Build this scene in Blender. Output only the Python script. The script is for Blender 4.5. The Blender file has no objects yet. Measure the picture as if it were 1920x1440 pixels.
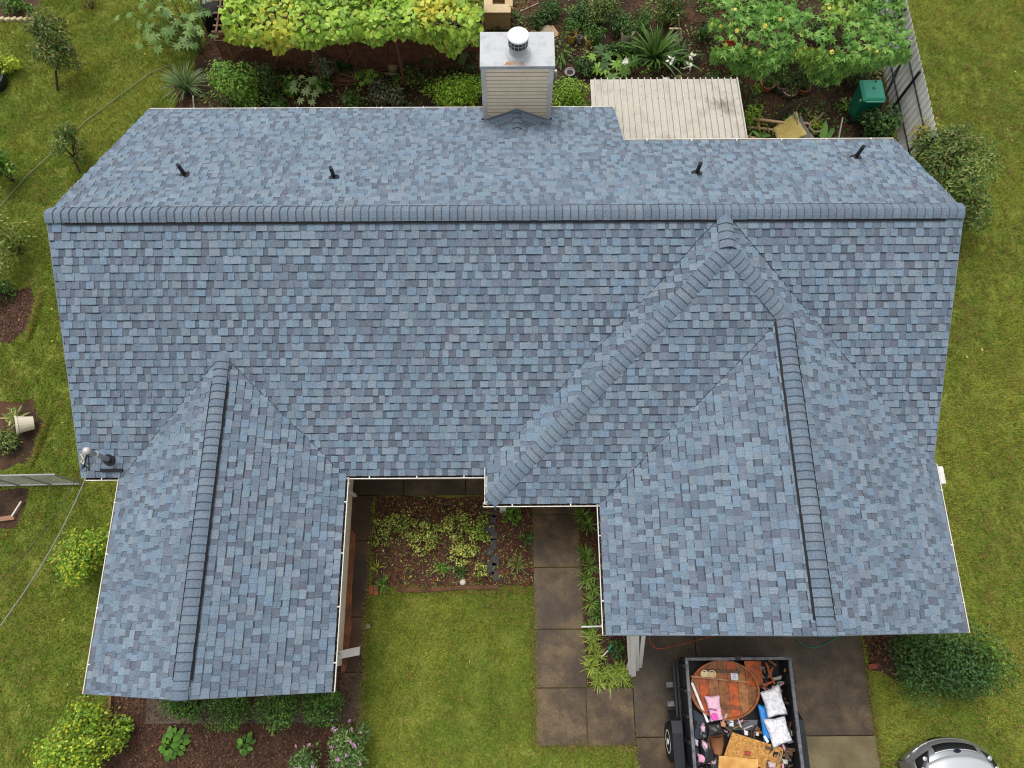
import bpy, math, random
import numpy as np
from mathutils import Vector, Matrix
random.seed(11); rng = np.random.default_rng(11)
SC = bpy.context.scene; COL = SC.collection
# ---------------------------------------------------------------- camera
CR = np.array([[0.9999738124, 0.0060213796, -0.0040146608], [-0.0069757709, 0.9496739788, -0.3131623742], [0.0019269494, 0.3131821786, 0.9496911129]])
CP = np.array([0.0, -6.890, 16.130]); CF = 1343.6
cam = bpy.data.cameras.new('camera'); cam.sensor_width = 36; cam.lens = CF/1920*36; cam.clip_end = 2000; cam.clip_start = .1
camo = bpy.data.objects.new('camera', cam); COL.objects.link(camo)
camo.matrix_world = Matrix([[*CR[0], CP[0]], [*CR[1], CP[1]], [*CR[2], CP[2]], [0, 0, 0, 1]])
SC.camera = camo
# ---------------------------------------------------------------- sky, sun, exposure (overcast noon)
SUN_EL, SUN_AZ = math.radians(69), math.radians(335)
W = bpy.data.worlds.new('World'); SC.world = W; W.use_nodes = True
nt = W.node_tree; nt.nodes.clear()
sky = nt.nodes.new('ShaderNodeTexSky'); sky.sky_type = 'NISHITA'; sky.sun_disc = False
sky.sun_elevation = SUN_EL; sky.sun_rotation = SUN_AZ; sky.air_density = 1.0; sky.dust_density = 3.0
hs = nt.nodes.new('ShaderNodeHueSaturation'); hs.inputs['Saturation'].default_value = .14
bg = nt.nodes.new('ShaderNodeBackground'); bg.inputs['Strength'].default_value = .15
wo = nt.nodes.new('ShaderNodeOutputWorld')
nt.links.new(sky.outputs[0], hs.inputs['Color']); nt.links.new(hs.outputs[0], bg.inputs[0]); nt.links.new(bg.outputs[0], wo.inputs[0])
sl = bpy.data.lights.new('sun', 'SUN'); sl.energy = 1.1; sl.angle = math.radians(28); sl.color = (1, .97, .92)
so = bpy.data.objects.new('sun', sl); COL.objects.link(so)
sd = Vector((math.sin(SUN_AZ)*math.cos(SUN_EL), math.cos(SUN_AZ)*math.cos(SUN_EL), math.sin(SUN_EL)))
so.rotation_euler = sd.to_track_quat('Z', 'Y').to_euler(); so.location = sd*40
SC.view_settings.view_transform = 'Standard'; SC.view_settings.look = 'None'
SC.view_settings.gamma = 1; SC.view_settings.exposure = 0.42
SC.cycles.filter_width = 1.1; SC.cycles.max_bounces = 5; SC.cycles.diffuse_bounces = 3; SC.cycles.transparent_max_bounces = 6

# ---------------------------------------------------------------- helpers
def g(px, py, z=0.0):
    "the point at height z that the photograph shows at a pixel (photo is 1920 wide)"
    d = CR @ np.array([(px-960)/CF, (720-py)/CF, -1.0]); return CP + (z-CP[2])/d[2]*d
def pj(p):
    v = (np.atleast_2d(p)-CP) @ CR
    return np.stack([960+CF*v[:, 0]/-v[:, 2], 720-CF*v[:, 1]/-v[:, 2]], 1)
def S(r, gg, b):
    f = lambda c: (c/255/12.92) if c <= 10 else ((c/255+.055)/1.055)**2.4
    return (f(r), f(gg), f(b))
def tag(o, label=None, cat=None, group=None, kind=None):
    if label: o['label'] = label
    if cat: o['category'] = cat
    if group: o['group'] = group
    if kind: o['kind'] = kind
    return o
def empty(name, loc, label, cat, group=None):
    o = bpy.data.objects.new(name, None); o.location = Vector(loc); o.empty_display_size = .2; COL.objects.link(o)
    return tag(o, label, cat, group)
def link(name, me, mat=None, parent=None, kind=None):
    "meshes are written in world coordinates; children keep them under a moved parent"
    if mat is not None and not me.materials: me.materials.append(mat)
    o = bpy.data.objects.new(name, me); COL.objects.link(o)
    if parent is not None:
        o.parent = parent; o.matrix_parent_inverse = wm(parent).inverted()
    if kind: o['kind'] = kind
    return o
def wm(o):
    m = Matrix.LocRotScale(o.location, o.rotation_euler, o.scale)
    if o.parent: m = wm(o.parent) @ o.matrix_parent_inverse @ m
    return m
def mk(name, V, F, mat, parent=None, col=None, smooth=False, kind=None):
    me = bpy.data.meshes.new(name); me.from_pydata([tuple(map(float, v)) for v in V], [], [tuple(f) for f in F])
    if col is not None:
        a = me.attributes.new('col', 'FLOAT_COLOR', 'POINT')
        c = np.ones((len(V), 4), np.float32); c[:, :3] = np.asarray(col, np.float32); a.data.foreach_set('color', c.ravel())
    if smooth: me.polygons.foreach_set('use_smooth', [True]*len(me.polygons))
    me.update()
    return link(name, me, mat, parent, kind)
def npmesh(name, V, T, col=None, smooth=False):
    V = np.asarray(V, np.float32); T = np.asarray(T, np.int32)
    me = bpy.data.meshes.new(name); me.vertices.add(len(V)); me.vertices.foreach_set('co', V.ravel())
    me.loops.add(T.size); me.polygons.add(len(T)); me.loops.foreach_set('vertex_index', T.ravel())
    me.polygons.foreach_set('loop_start', np.arange(0, T.size, T.shape[1], dtype=np.int32))
    if smooth: me.polygons.foreach_set('use_smooth', np.ones(len(T), bool))
    if col is not None:
        a = me.attributes.new('col', 'FLOAT_COLOR', 'POINT'); c = np.ones((len(V), 4), np.float32); c[:, :3] = col
        a.data.foreach_set('color', c.ravel())
    me.update(calc_edges=True); return me
class MB:
    "collects solids; build() links them as one mesh"
    def __init__(s): s.V = []; s.F = []; s.C = []
    def add(s, V, F, c=(1, 1, 1)):
        o = len(s.V); s.V += [tuple(v) for v in V]; s.F += [tuple(i+o for i in f) for f in F]; s.C += [c]*len(V); return s
    def box(s, c, size, rz=0, col=(1, 1, 1), M=None):
        x, y, z = [q/2 for q in size]
        V = [(sx*x, sy*y, sz*z) for sz in (-1, 1) for sx, sy in ((-1, -1), (1, -1), (1, 1), (-1, 1))]
        M = M or Matrix.Rotation(rz, 3, 'Z')
        V = [tuple(M @ Vector(v)+Vector(c)) for v in V]
        return s.add(V, [(3, 2, 1, 0), (4, 5, 6, 7), (0, 1, 5, 4), (1, 2, 6, 5), (2, 3, 7, 6), (3, 0, 4, 7)], col)
    def bar(s, a, b, w, h, col=(1, 1, 1), up=(0, 0, 1)):
        a = Vector(a); b = Vector(b); d = b-a; L = d.length; d.normalize(); up = Vector(up)
        if abs(d.dot(up)) > .95: up = Vector((0, 1, 0))
        x = d.cross(up).normalized(); z = x.cross(d)
        return s.box((a+b)/2, (w, L, h), col=col, M=Matrix((x, d, z)).transposed())
    def tube(s, pts, r, n=7, col=(1, 1, 1), cap=True):
        pts = [Vector(p) for p in pts]; r = r if hasattr(r, '__len__') else [r]*len(pts)
        V = []; F = []
        for i, p in enumerate(pts):
            d = (pts[min(i+1, len(pts)-1)]-pts[max(i-1, 0)]).normalized()
            u = Vector((0, 0, 1)) if abs(d.z) < .9 else Vector((1, 0, 0))
            x = d.cross(u).normalized(); y = d.cross(x)
            for k in range(n):
                a = 2*math.pi*k/n; V.append(p+(x*math.cos(a)+y*math.sin(a))*r[i])
        for i in range(len(pts)-1):
            for k in range(n):
                F.append((i*n+k, i*n+(k+1) % n, (i+1)*n+(k+1) % n, (i+1)*n+k))
        if cap: F.append(tuple(range(n))); F.append(tuple((len(pts)-1)*n+k for k in reversed(range(n))))
        return s.add(V, F, col)
    def lathe(s, c, prof, n=16, col=(1, 1, 1), M=None, close=False):
        V = []; F = []; c = Vector(c); M = M or Matrix.Identity(3)
        for r, z in prof:
            for k in range(n):
                a = 2*math.pi*k/n; V.append(M @ Vector((r*math.cos(a), r*math.sin(a), z))+c)
        m = len(prof)
        for i in range(m-1):
            for k in range(n): F.append((i*n+k, i*n+(k+1) % n, (i+1)*n+(k+1) % n, (i+1)*n+k))
        F.append(tuple(reversed(range(n)))); F.append(tuple((m-1)*n+k for k in range(n)))
        return s.add(V, F, col)
    def prism(s, poly, z0, z1, col=(1, 1, 1)):
        n = len(poly); V = [(p[0], p[1], z0) for p in poly]+[(p[0], p[1], z1) for p in poly]
        return s.add(V, [tuple(reversed(range(n))), tuple(range(n, 2*n))]+[(i, (i+1) % n, n+(i+1) % n, n+i) for i in range(n)], col)
    def build(s, name, mat, parent=None, smooth=False, kind=None, bevel=0, use_col=True):
        o = mk(name, s.V, s.F, mat, parent, s.C if use_col else None, smooth, kind)
        if bevel:
            m = o.modifiers.new('bevel', 'BEVEL'); m.width = bevel; m.segments = 2; m.limit_method = 'ANGLE'
        return o
# ---------------------------------------------------------------- materials
def pmat(name, col=None, rough=.75, col2=None, ns=3.0, contrast=(.35, .65), fine=0, fs=60, bump=0, bs=40, metal=0, spec=.3, attr=False, trans=0, col3=None, n3=.7, c3=(.5, .7), coat=0):
    m = bpy.data.materials.new(name); m.use_nodes = True; t = m.node_tree; N = t.nodes; L = t.links
    b = N['Principled BSDF']; b.inputs['Roughness'].default_value = rough; b.inputs['Metallic'].default_value = metal
    b.inputs['Specular IOR Level'].default_value = spec
    if coat: b.inputs['Coat Weight'].default_value = coat
    tc = N.new('ShaderNodeTexCoord')
    def noise(scale, det=4):
        n = N.new('ShaderNodeTexNoise'); n.inputs['Scale'].default_value = scale; n.inputs['Detail'].default_value = det
        n.inputs['Roughness'].default_value = .6; L.new(tc.outputs['Object'], n.inputs['Vector']); return n
    def ramp(n, lo, hi, a=0, bb=1):
        r = N.new('ShaderNodeMapRange'); r.inputs[1].default_value = lo; r.inputs[2].default_value = hi; r.inputs[3].default_value = a; r.inputs[4].default_value = bb
        L.new(n.outputs[0], r.inputs[0]); return r
    if attr:
        a = N.new('ShaderNodeAttribute'); a.attribute_name = 'col'; c = a.outputs['Color']
    else:
        r = N.new('ShaderNodeRGB'); r.outputs[0].default_value = (*col, 1); c = r.outputs[0]
    def mix(f, c1, c2, mode='MIX'):
        x = N.new('ShaderNodeMix'); x.data_type = 'RGBA'; x.blend_type = mode
        if hasattr(f, 'outputs'): L.new(f.outputs[0], x.inputs[0])
        else: x.inputs[0].default_value = f
        L.new(c1, x.inputs[6])
        if isinstance(c2, tuple): x.inputs[7].default_value = (*c2, 1)
        else: L.new(c2, x.inputs[7])
        return x.outputs[2]
    if col2: c = mix(ramp(noise(ns), *contrast), c, col2)
    if col3: c = mix(ramp(noise(n3, 5), *c3), c, col3)
    if fine:
        f = ramp(noise(fs, 2), .25, .75, 1-fine, 1+fine)
        x = N.new('ShaderNodeVectorMath'); x.operation = 'SCALE'; L.new(c, x.inputs[0]); L.new(f.outputs[0], x.inputs['Scale']); c = x.outputs[0]
    L.new(c, b.inputs['Base Color'])
    if bump:
        bn = N.new('ShaderNodeBump'); bn.inputs['Strength'].default_value = bump; bn.inputs['Distance'].default_value = .01
        L.new(noise(bs, 3).outputs[0], bn.inputs['Height']); L.new(bn.outputs[0], b.inputs['Normal'])
    if trans:
        tr = N.new('ShaderNodeBsdfTranslucent'); L.new(c, tr.inputs[0]); ms = N.new('ShaderNodeMixShader'); ms.inputs[0].default_value = trans
        L.new(b.outputs[0], ms.inputs[1]); L.new(tr.outputs[0], ms.inputs[2]); L.new(ms.outputs[0], N['Material Output'].inputs[0])
    return m
M_LEAF = pmat('leaf', attr=True, rough=.5, spec=.35, trans=.25, fine=.12, fs=25)
M_GLOSSLEAF = pmat('gloss_leaf', attr=True, rough=.5, spec=.3, trans=.15, fine=.12, fs=25)
M_GRASS = pmat('grass_blade', attr=True, rough=.6, spec=.2, trans=.25)
M_GROUND = pmat('turf', S(128, 128, 56), rough=.95, col2=S(92, 104, 38), ns=1.3, fine=.5, fs=35, col3=S(100, 84, 44), n3=.5, c3=(.52, .75), bump=.6, bs=60)
M_SOIL = pmat('soil', S(72, 54, 40), rough=.95, col2=S(44, 33, 25), ns=2.5, fine=.45, fs=30, col3=S(96, 66, 46), n3=.8, bump=.8, bs=30)
M_MULCH = pmat('mulch', S(88, 62, 48), rough=.95, col2=S(58, 42, 33), ns=5, fine=.5, fs=45, bump=.8, bs=50)
M_CHIP = pmat('chip', attr=True, rough=.9)
M_CONC = pmat('wet_concrete', S(106, 87, 61), rough=.5, col2=S(72, 56, 38), ns=3.4, fine=.32, fs=28, col3=S(62, 49, 35), n3=1.1, c3=(.45, .62), bump=.15, bs=60, spec=.35)
M_CONC2 = pmat('drive_concrete', S(96, 80, 58), rough=.48, col2=S(64, 51, 36), ns=3.0, fine=.32, fs=28, col3=S(58, 48, 36), n3=.8, c3=(.42, .6), bump=.15, bs=60, spec=.4)
M_CONC3 = pmat('pale_concrete', S(122, 110, 82), rough=.75, col2=S(96, 85, 60), ns=1.8, fine=.18, fs=45, bump=.15, bs=60)
M_CONCR = pmat('stained_concrete', S(92, 66, 48), rough=.6, col2=S(70, 52, 40), ns=2.0, fine=.2, fs=45, col3=S(58, 46, 36), n3=.9, c3=(.42, .6), bump=.15, bs=60)
M_SHING = pmat('shingle', attr=True, rough=.92, spec=.3, fine=.34, fs=48, bump=.25, bs=160, col2=S(98, 112, 126), ns=.7, contrast=(.42, 1.15))
M_FELT = pmat('felt', S(40, 45, 54), rough=.95)
M_VENT = pmat('vent_plastic', S(16, 17, 20), rough=.6)
M_WHITE = pmat('white_metal', S(220, 218, 212), rough=.45, col2=S(200, 196, 188), ns=3, fine=.05, fs=20)
M_SIDING = pmat('siding', S(236, 220, 194), rough=.6, col2=S(222, 206, 182), ns=2, fine=.06, fs=15)
M_CHIMSID = pmat('chimney_siding', S(250, 232, 202), rough=.65, col2=S(236, 216, 184), ns=3.5, contrast=(.45, .8), fine=.06, fs=20)
M_GALV = pmat('galvanised', S(178, 180, 182), rough=.5, metal=.1, col2=S(156, 158, 160), ns=4, contrast=(.5, .7), spec=.5)
M_STEEL = pmat('steel', S(166, 166, 168), rough=.4, metal=.4, fine=.1)
M_BLACK = pmat('black_metal', S(30, 31, 34), rough=.45, fine=.25, fs=30, spec=.4)
M_GREYEDGE = pmat('worn_steel', S(122, 124, 128), rough=.5, col2=S(82, 84, 88), ns=9, metal=.3)
M_RUBBER = pmat('rubber', S(24, 24, 25), rough=.8)
M_BARK = pmat('bark', S(82, 66, 50), rough=.95, col2=S(54, 42, 32), ns=12, bump=.5, bs=40)
M_WOODG = pmat('weathered_wood', S(122, 98, 76), rough=.9, col2=S(88, 68, 52), ns=6, fine=.15)
M_WOODD = pmat('dark_wood', S(112, 76, 56), rough=.9, col2=S(80, 54, 42), ns=5, fine=.2)
M_ATTR = pmat('coloured', attr=True, rough=.7, fine=.1, fs=18)
M_GLOSS = pmat('plastic', attr=True, rough=.35, spec=.5, fine=.05, fs=8)
M_CORR = pmat('corrugated', S(188, 182, 170), rough=.6, col2=S(166, 159, 147), ns=3, contrast=(.5, .75), fine=.08, fs=15, col3=S(128, 120, 110), n3=1.6, c3=(.56, .75))
M_FENCE = pmat('fence_sheet', S(236, 236, 233), rough=.5, col2=S(222, 222, 219), ns=2, fine=.05)
# ================================================================ HOUSE
H = 2.55
p, D, DB1, DB2 = .5805, 4.223, 4.196, 2.6025
xL, xR, xs = -8.185, 8.115, 2.425
xc, xwl, xwr, D2, F_ = -.4025, 1.709, 8.108, 4.792, 7.150
lwl, lwr, FL = -7.414, -3.157, 8.055
p2, pf, p3, ze2 = .546, .5763, .5554, .1077
ZR = H+p*D
xa = (xc+xwr)/2; za = H+ze2+p2*(xa-xc); ya = -D2+(za-H-ze2)/pf
xr = (xwl+xwr)/2; zw = H+ze2+p2*(xr-xwl); ys = -D2+(zw-H-ze2)/pf
xl = (lwl+lwr)/2; zl = H+p3*(xl-lwl); ysl = (zl-ZR)/p
zmain = lambda x, y: ZR+p*y
zbf = lambda x, y: H+ze2+pf*(y+D2)
house = empty('house', (0, 0, 0), 'long house with blue-grey shingle roof and two front gabled wings', 'house')

def clip(poly, f):
    "keep the part of a 2D polygon where f(u,v)>=0 (f linear)"
    out = []
    for i in range(len(poly)):
        a, b = poly[i], poly[(i+1) % len(poly)]; fa, fb = f(*a), f(*b)
        if fa >= 0: out.append(a)
        if (fa >= 0) != (fb >= 0):
            t = fa/(fa-fb); out.append((a[0]+t*(b[0]-a[0]), a[1]+t*(b[1]-a[1])))
    return out
class Plane:
    def __init__(s, O, U, V, polys, below=()):
        s.O = Vector(O); s.U = Vector(U).normalized(); s.V = Vector(V).normalized(); s.N = s.U.cross(s.V)
        if s.N.z < 0: s.N = -s.N
        s.polys = []
        for q in polys:
            for zf in below: q = clip(q, lambda u, v: (s.P(u, v).z-zf(s.P(u, v).x, s.P(u, v).y)+.03))
            if len(q) > 2: s.polys.append(q)
    def P(s, u, v, h=0): return s.O+s.U*u+s.V*v+s.N*h
k1 = math.hypot(1, p); k2 = math.hypot(1, p2); kf = math.hypot(1, pf); k3 = math.hypot(1, p3)
wE = (xwr-xr)*k2; wB = (xwr-xa)*k2
planes = {
 'main_front': Plane((xL, -D, H), (1, 0, 0), (0, 1, p), [[(0, 0), (xR-xL, 0), (xR-xL, D*k1), (0, D*k1)]]),
 'main_back': Plane((xR, DB1, ZR-p*DB1), (-1, 0, 0), (0, -1, p), [[(xR-xs, 0), (xR-xL, 0), (xR-xL, DB1*k1), (xR-xs, DB1*k1)], [(0, (DB1-DB2)*k1), (xR-xs, (DB1-DB2)*k1), (xR-xs, DB1*k1), (0, DB1*k1)]]),
 'big_west': Plane((xc, -D2, H+ze2), (0, 1, 0), (1, 0, p2), [[(0, 0), (ya+D2, (xa-xc)*k2), (D2-.03, (xa-xc)*k2), (D2-.03, 0)]], [zmain]),
 'big_front': Plane((xc, -D2, H+ze2), (1, 0, 0), (0, 1, pf), [[(0, 0), (xwr-xc, 0), (xa-xc, (ya+D2)*kf)]]),
 'wing_east': Plane((xwr, -F_, H+ze2), (0, 1, 0), (-1, 0, p2), [[(0, 0), (ys+F_, 0), (ys+F_, wE), (0, wE)], [(ys+F_, 0), (F_, 0), (F_, wB), (ya+F_, wB), (ys+F_, wE)]], [zmain]),
 'wing_west': Plane((xwl, -F_, H+ze2), (0, 1, 0), (1, 0, p2), [[(0, 0), (ys+F_, 0), (ys+F_, wE), (0, wE)]], [zbf, zmain]),
 'left_east': Plane((lwr, -FL, H), (0, 1, 0), (-1, 0, p3), [[(0, 0), (FL+ysl, 0), (FL+ysl, (lwr-xl)*k3), (0, (lwr-xl)*k3)]], [zmain]),
 'left_west': Plane((lwl, -FL, H), (0, 1, 0), (1, 0, p3), [[(0, 0), (FL+ysl, 0), (FL+ysl, (xl-lwl)*k3), (0, (xl-lwl)*k3)]], [zmain]),
}
# deck under the shingles
mb = MB()
for q in planes.values():
    for poly in q.polys:
        n = len(poly); a = [q.P(u, v, -.006) for u, v in poly]; b = [q.P(u, v, -.035) for u, v in poly]
        mb.add(a+b, [tuple(range(n)), tuple(range(2*n-1, n-1, -1))]+[(i, n+i, n+(i+1) % n, (i+1) % n) for i in range(n)])
roof = mb.build('roof', M_FELT, house)
# shingle tabs: every course is a row of tabs, thick ones proud of thin ones
LIGHT = [S(119, 135, 150), S(113, 132, 148), S(122, 136, 149), S(111, 130, 148), S(118, 131, 143), S(121, 133, 144), S(113, 131, 143)]
MID = [S(104, 118, 133), S(107, 117, 131), S(105, 114, 128), S(101, 116, 131)]
DARK = [S(93, 103, 117), S(96, 103, 116), S(90, 100, 113), S(99, 103, 116), S(94, 107, 120)]
BAND = [S(60, 68, 79), S(66, 74, 85), S(64, 76, 86)]
EXPO = .1435
bands = []; tabs = []   # (top verts, base verts, colour, plane)
def shingle(pname, q, seed):
    r = random.Random(seed); umin = min(u for pl in q.polys for u, v in pl); umax = max(u for pl in q.polys for u, v in pl)
    vmax = max(v for pl in q.polys for u, v in pl); row = 0; v0 = -.02
    while v0 < vmax-.02:
        v1 = v0+EXPO; u = umin-r.random()*.25-.02; last = 0; tint = r.uniform(.96, 1.04)
        while u < umax+.02:
            thick = r.random() < .16 if last else r.random() < .9
            w = r.choice((.10, .115, .13, .14, .15, .165, .19)) if thick else r.choice((.07, .09, .105, .12, .135, .15))
            last = thick
            x = r.random()
            if thick: c = r.choice(LIGHT) if x < .72 else r.choice(MID)
            else: c = r.choice(DARK) if x < .46 else r.choice(MID) if x < .82 else r.choice(LIGHT)
            kk = tint*r.uniform(.93, 1.07); c = tuple(a*kk for a in c)
            h0 = (.024 if thick else .008)+r.uniform(-.0012, .0012); h1 = .0015
            rect = [(u+.0012, v0+r.uniform(-.002, .002)), (u+w-.0012, v0+r.uniform(-.002, .002)), (u+w-.0012, v1), (u+.0012, v1)]
            for pl in q.polys:
                eu = 0.012
                pc = rect; m = len(pl); s = sum(pl[i][0]*pl[(i+1) % m][1]-pl[(i+1) % m][0]*pl[i][1] for i in range(m)); s = 1 if s > 0 else -1
                for i in range(m):
                    A, B = pl[i], pl[(i+1) % m]
                    low = A[1] < .001 and B[1] < .001
                    pc = clip(pc, lambda uu, vv: s*((B[0]-A[0])*(vv-A[1])-(B[1]-A[1])*(uu-A[0]))/max(1e-6, math.hypot(B[0]-A[0], B[1]-A[1]))+(.022 if low else 0))
                    if len(pc) < 3: break
                if len(pc) < 3: continue
                top = []; bot = []
                for uu, vv in pc:
                    t = (vv-v0)/EXPO; top.append(q.P(uu, vv, h0+(h1-h0)*t)); bot.append(q.P(uu, vv, -.005))
                nrm = (top[1]-top[0]).cross(top[2]-top[0])
                if nrm.dot(q.N) < 0: top.reverse(); bot.reverse()
                tabs.append((top, bot, c, pname))
            if not thick and r.random() < .7 or thick and r.random() < .12:     # the darker granule band printed along the top of the recessed tabs
                bw = r.uniform(.018, .034); band = [(rect[0][0], v1-bw), (rect[1][0], v1-bw), (rect[1][0], v1), (rect[0][0], v1)]
                for pl in q.polys:
                    pc = band; m = len(pl); s = sum(pl[i][0]*pl[(i+1) % m][1]-pl[(i+1) % m][0]*pl[i][1] for i in range(m)); s = 1 if s > 0 else -1
                    for i in range(m):
                        A, B = pl[i], pl[(i+1) % m]; pc = clip(pc, lambda uu, vv: s*((B[0]-A[0])*(vv-A[1])-(B[1]-A[1])*(uu-A[0]))-.001)
                        if len(pc) < 3: break
                    if len(pc) < 3: continue
                    top = [q.P(uu, vv, h0+(h1-h0)*(vv-v0)/EXPO+.0012) for uu, vv in pc]
                    if (top[1]-top[0]).cross(top[2]-top[0]).dot(q.N) < 0: top.reverse()
                    bands.append((top, r.choice(BAND)))
            u += w
        v0 = v1; row += 1
for i, (n_, q) in enumerate(planes.items()): shingle(n_, q, 100+i)
def tabgeo(mb, top, bot, c):
    n = len(top); mb.add(top+bot, [tuple(range(n))]+[(i, n+i, n+(i+1) % n, (i+1) % n) for i in range(n)], c)
# the 300 tabs that show largest stay single objects, the rest is one field
def parea(top):
    q = pj(np.array([tuple(v) for v in top])); x, y = q[:, 0], q[:, 1]
    return abs(np.dot(x, np.roll(y, -1))-np.dot(y, np.roll(x, -1)))/2
def in_sight(t):
    c = sum(t[0], Vector())/len(t[0])
    if t[3] in ('left_east', 'left_west'): return c.y < -4.6 and abs(c.x-xl) > .2
    if t[3] in ('wing_west',): return c.y < -5.0 and abs(c.x-xr) > .22
    if t[3] == 'big_front': return c.y > -4.6 and c.y < -2 and 1.0 < c.x-(c.y+4.8) < 2.0
    return False
order = sorted([i for i, t in enumerate(tabs) if in_sight(t)], key=lambda i: -parea(tabs[i][0]))[:300]
single = set(order); mb = MB()
for i, t in enumerate(tabs):
    if i in single: m1 = MB(); tabgeo(m1, *t[:3]); m1.build('shingle', M_SHING, roof)
    else: tabgeo(mb, *t[:3])
for t, c in bands: mb.add(t, [tuple(range(len(t)))], c)
mb.build('shingles', M_SHING, roof, kind='stuff')
# ridge and hip caps
CAPC = [S(108, 122, 136), S(105, 120, 135), S(112, 124, 136), S(103, 116, 131), S(108, 118, 131)]
def caps(A, B, NL, NR, w=.15, lift=.02, seed=1, step=.143, vent=None):
    "pieces bent over the ridge A-B; NL, NR are the normals of the two slopes"
    r = random.Random(seed); A = Vector(A); B = Vector(B); d = (B-A); L = d.length; d.normalize(); up = (NL+NR).normalized()
    sl_ = d.cross(NL).normalized(); sr = d.cross(NR).normalized()
    if sl_.z > 0: sl_ = -sl_
    if sr.z > 0: sr = -sr
    n = max(1, round(L/step)); st = L/n
    for i in range(n):
        t0 = i*st; c = r.choice(CAPC); kk = r.uniform(.94, 1.06); c = tuple(a*kk for a in c)
        V = []; ww = w+r.uniform(-.004, .004)
        hb = lift+.014+r.uniform(-.002, .003)
        for t, h in ((t0-.012, lift+.002), (t0+st-.012, hb-.001), (t0+st-.0119, hb-.001), (t0+st+.004, hb)):
            base = A+d*t
            ring = [base+sl_*ww+NL*h*.9, base+sl_*ww*.55+NL*(h+.004), base+sl_*ww*.18+(NL*.7+up*.3)*h*1.05, base+up*(h*1.08-.006), base+sr*ww*.18+(NR*.7+up*.3)*h*1.05, base+sr*ww*.55+NR*(h+.004), base+sr*ww+NR*h*.9]
            V += ring+[v-up*.009 for v in ring]
        m = 7; Fc = []
        for k in range(m-1):
            for o in (0, 14, 28): Fc.append((o+k, o+k+1, o+14+k+1, o+14+k))
            Fc.append((42+k, 42+k+1, 49+k+1, 49+k)); Fc.append((k+1, k, 7+k, 7+k+1))
        for o in (0, 14, 28): Fc += [(o, o+14, o+21, o+7), (o+6, o+13, o+27, o+20)]
        cl = [c]*28+[tuple(a*.42 for a in c)]*28     # darker strip across the butt end of each cap
        mk('ridge_cap', V, Fc, M_SHING, roof, cl)
    if vent:
        v = MB(); a = A+d*vent[0]; b = A+d*(L-vent[1])
        for s_, N_ in ((sl_, NL), (sr, NR)):
            q = [a+s_*.03, a+s_*(w+.042), b+s_*(w+.042), b+s_*.03]
            v.add([x+N_*.012 for x in q]+[x+N_*(lift-.010) for x in q], [(0, 1, 2, 3), (7, 6, 5, 4), (0, 4, 5, 1), (1, 5, 6, 2), (2, 6, 7, 3), (3, 7, 4, 0)])
        v.build('ridge_vent', M_VENT, roof)
NF, NB = planes['main_front'].N, planes['main_back'].N
caps((xL, 0, ZR), (xR, 0, ZR), NF, NB, w=.15, lift=.044, seed=1, vent=(.32, .32))
caps((xa, -.10, za), (xa, ya+.03, za+.002), planes['big_west'].N, planes['wing_east'].N, w=.14, lift=.04, seed=2)
caps((xa-.03, ya-.01, za-.015), (xc+.02, -D2+.02, H+ze2+.01), planes['big_west'].N, planes['big_front'].N, w=.15, seed=3)
caps((xa+.03, ya-.01, za-.015), (xr, ys-.02, zw), planes['big_front'].N, planes['wing_east'].N, w=.15, seed=4)
caps((xr, ys+.06, zw), (xr, -F_-.01, zw), planes['wing_west'].N, planes['wing_east'].N, w=.14, lift=.044, seed=5, vent=(.16, .24))
caps((xl, ysl-.02, zl+.01), (xl, -FL-.01, zl), planes['left_west'].N, planes['left_east'].N, w=.125, lift=.044, seed=6, vent=(.5, .3))
# dark tubes that paint in the shadow line along the valleys
M_VALLEY_SHADE = pmat('valley_shade', S(72, 80, 92), rough=.95)
yv = (H+ze2-ZR)/p
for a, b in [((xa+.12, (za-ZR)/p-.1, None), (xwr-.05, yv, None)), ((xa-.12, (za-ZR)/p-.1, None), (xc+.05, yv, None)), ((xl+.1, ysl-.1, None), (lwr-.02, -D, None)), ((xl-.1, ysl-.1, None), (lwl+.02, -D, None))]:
    n_ = 14; MB().tube([(a[0]+(b[0]-a[0])*t+random.uniform(-.012, .012), a[1]+(b[1]-a[1])*t, zmain(0, a[1]+(b[1]-a[1])*t)+.022) for t in np.linspace(0, 1, n_)], .007, 5).build('valley_shadow', M_VALLEY_SHADE, roof, use_col=False)
MB().tube([(xr-.1+(xwl+.02-xr+.1)*t+random.uniform(-.012, .012), ys-.1+(-D2-ys+.1)*t, zbf(0, ys-.1+(-D2-ys+.1)*t)+.022) for t in np.linspace(0, 1, 12)], .007, 5).build('valley_shadow', M_VALLEY_SHADE, roof, use_col=False)
# walls (kept below the roof planes)
def yz_prism(x0, x1, poly, mat=M_SIDING, name='wall'):
    n = len(poly); V = [(x0, *q) for q in poly]+[(x1, *q) for q in poly]
    return mk(name, V, [tuple(range(n)), tuple(range(2*n-1, n-1, -1))]+[(i, (i+1) % n, n+(i+1) % n, n+i) for i in range(n)], mat, house)
def xz_prism(y0, y1, poly, mat=M_SIDING, name='wall'):
    n = len(poly); V = [(q[0], y0, q[1]) for q in poly]+[(q[0], y1, q[1]) for q in poly]
    return mk(name, V, [tuple(range(n)), tuple(range(2*n-1, n-1, -1))]+[(i, (i+1) % n, n+(i+1) % n, n+i) for i in range(n)], mat, house)
oh = .38; zt = lambda y: ZR-p*abs(y)-.08
yz_prism(xL+.3, xR-.35, [(-D+oh, 0), (DB2-oh, 0), (DB2-oh, zt(DB2-oh)), (0, zt(0)), (-D+oh, zt(D-oh))])
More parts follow.
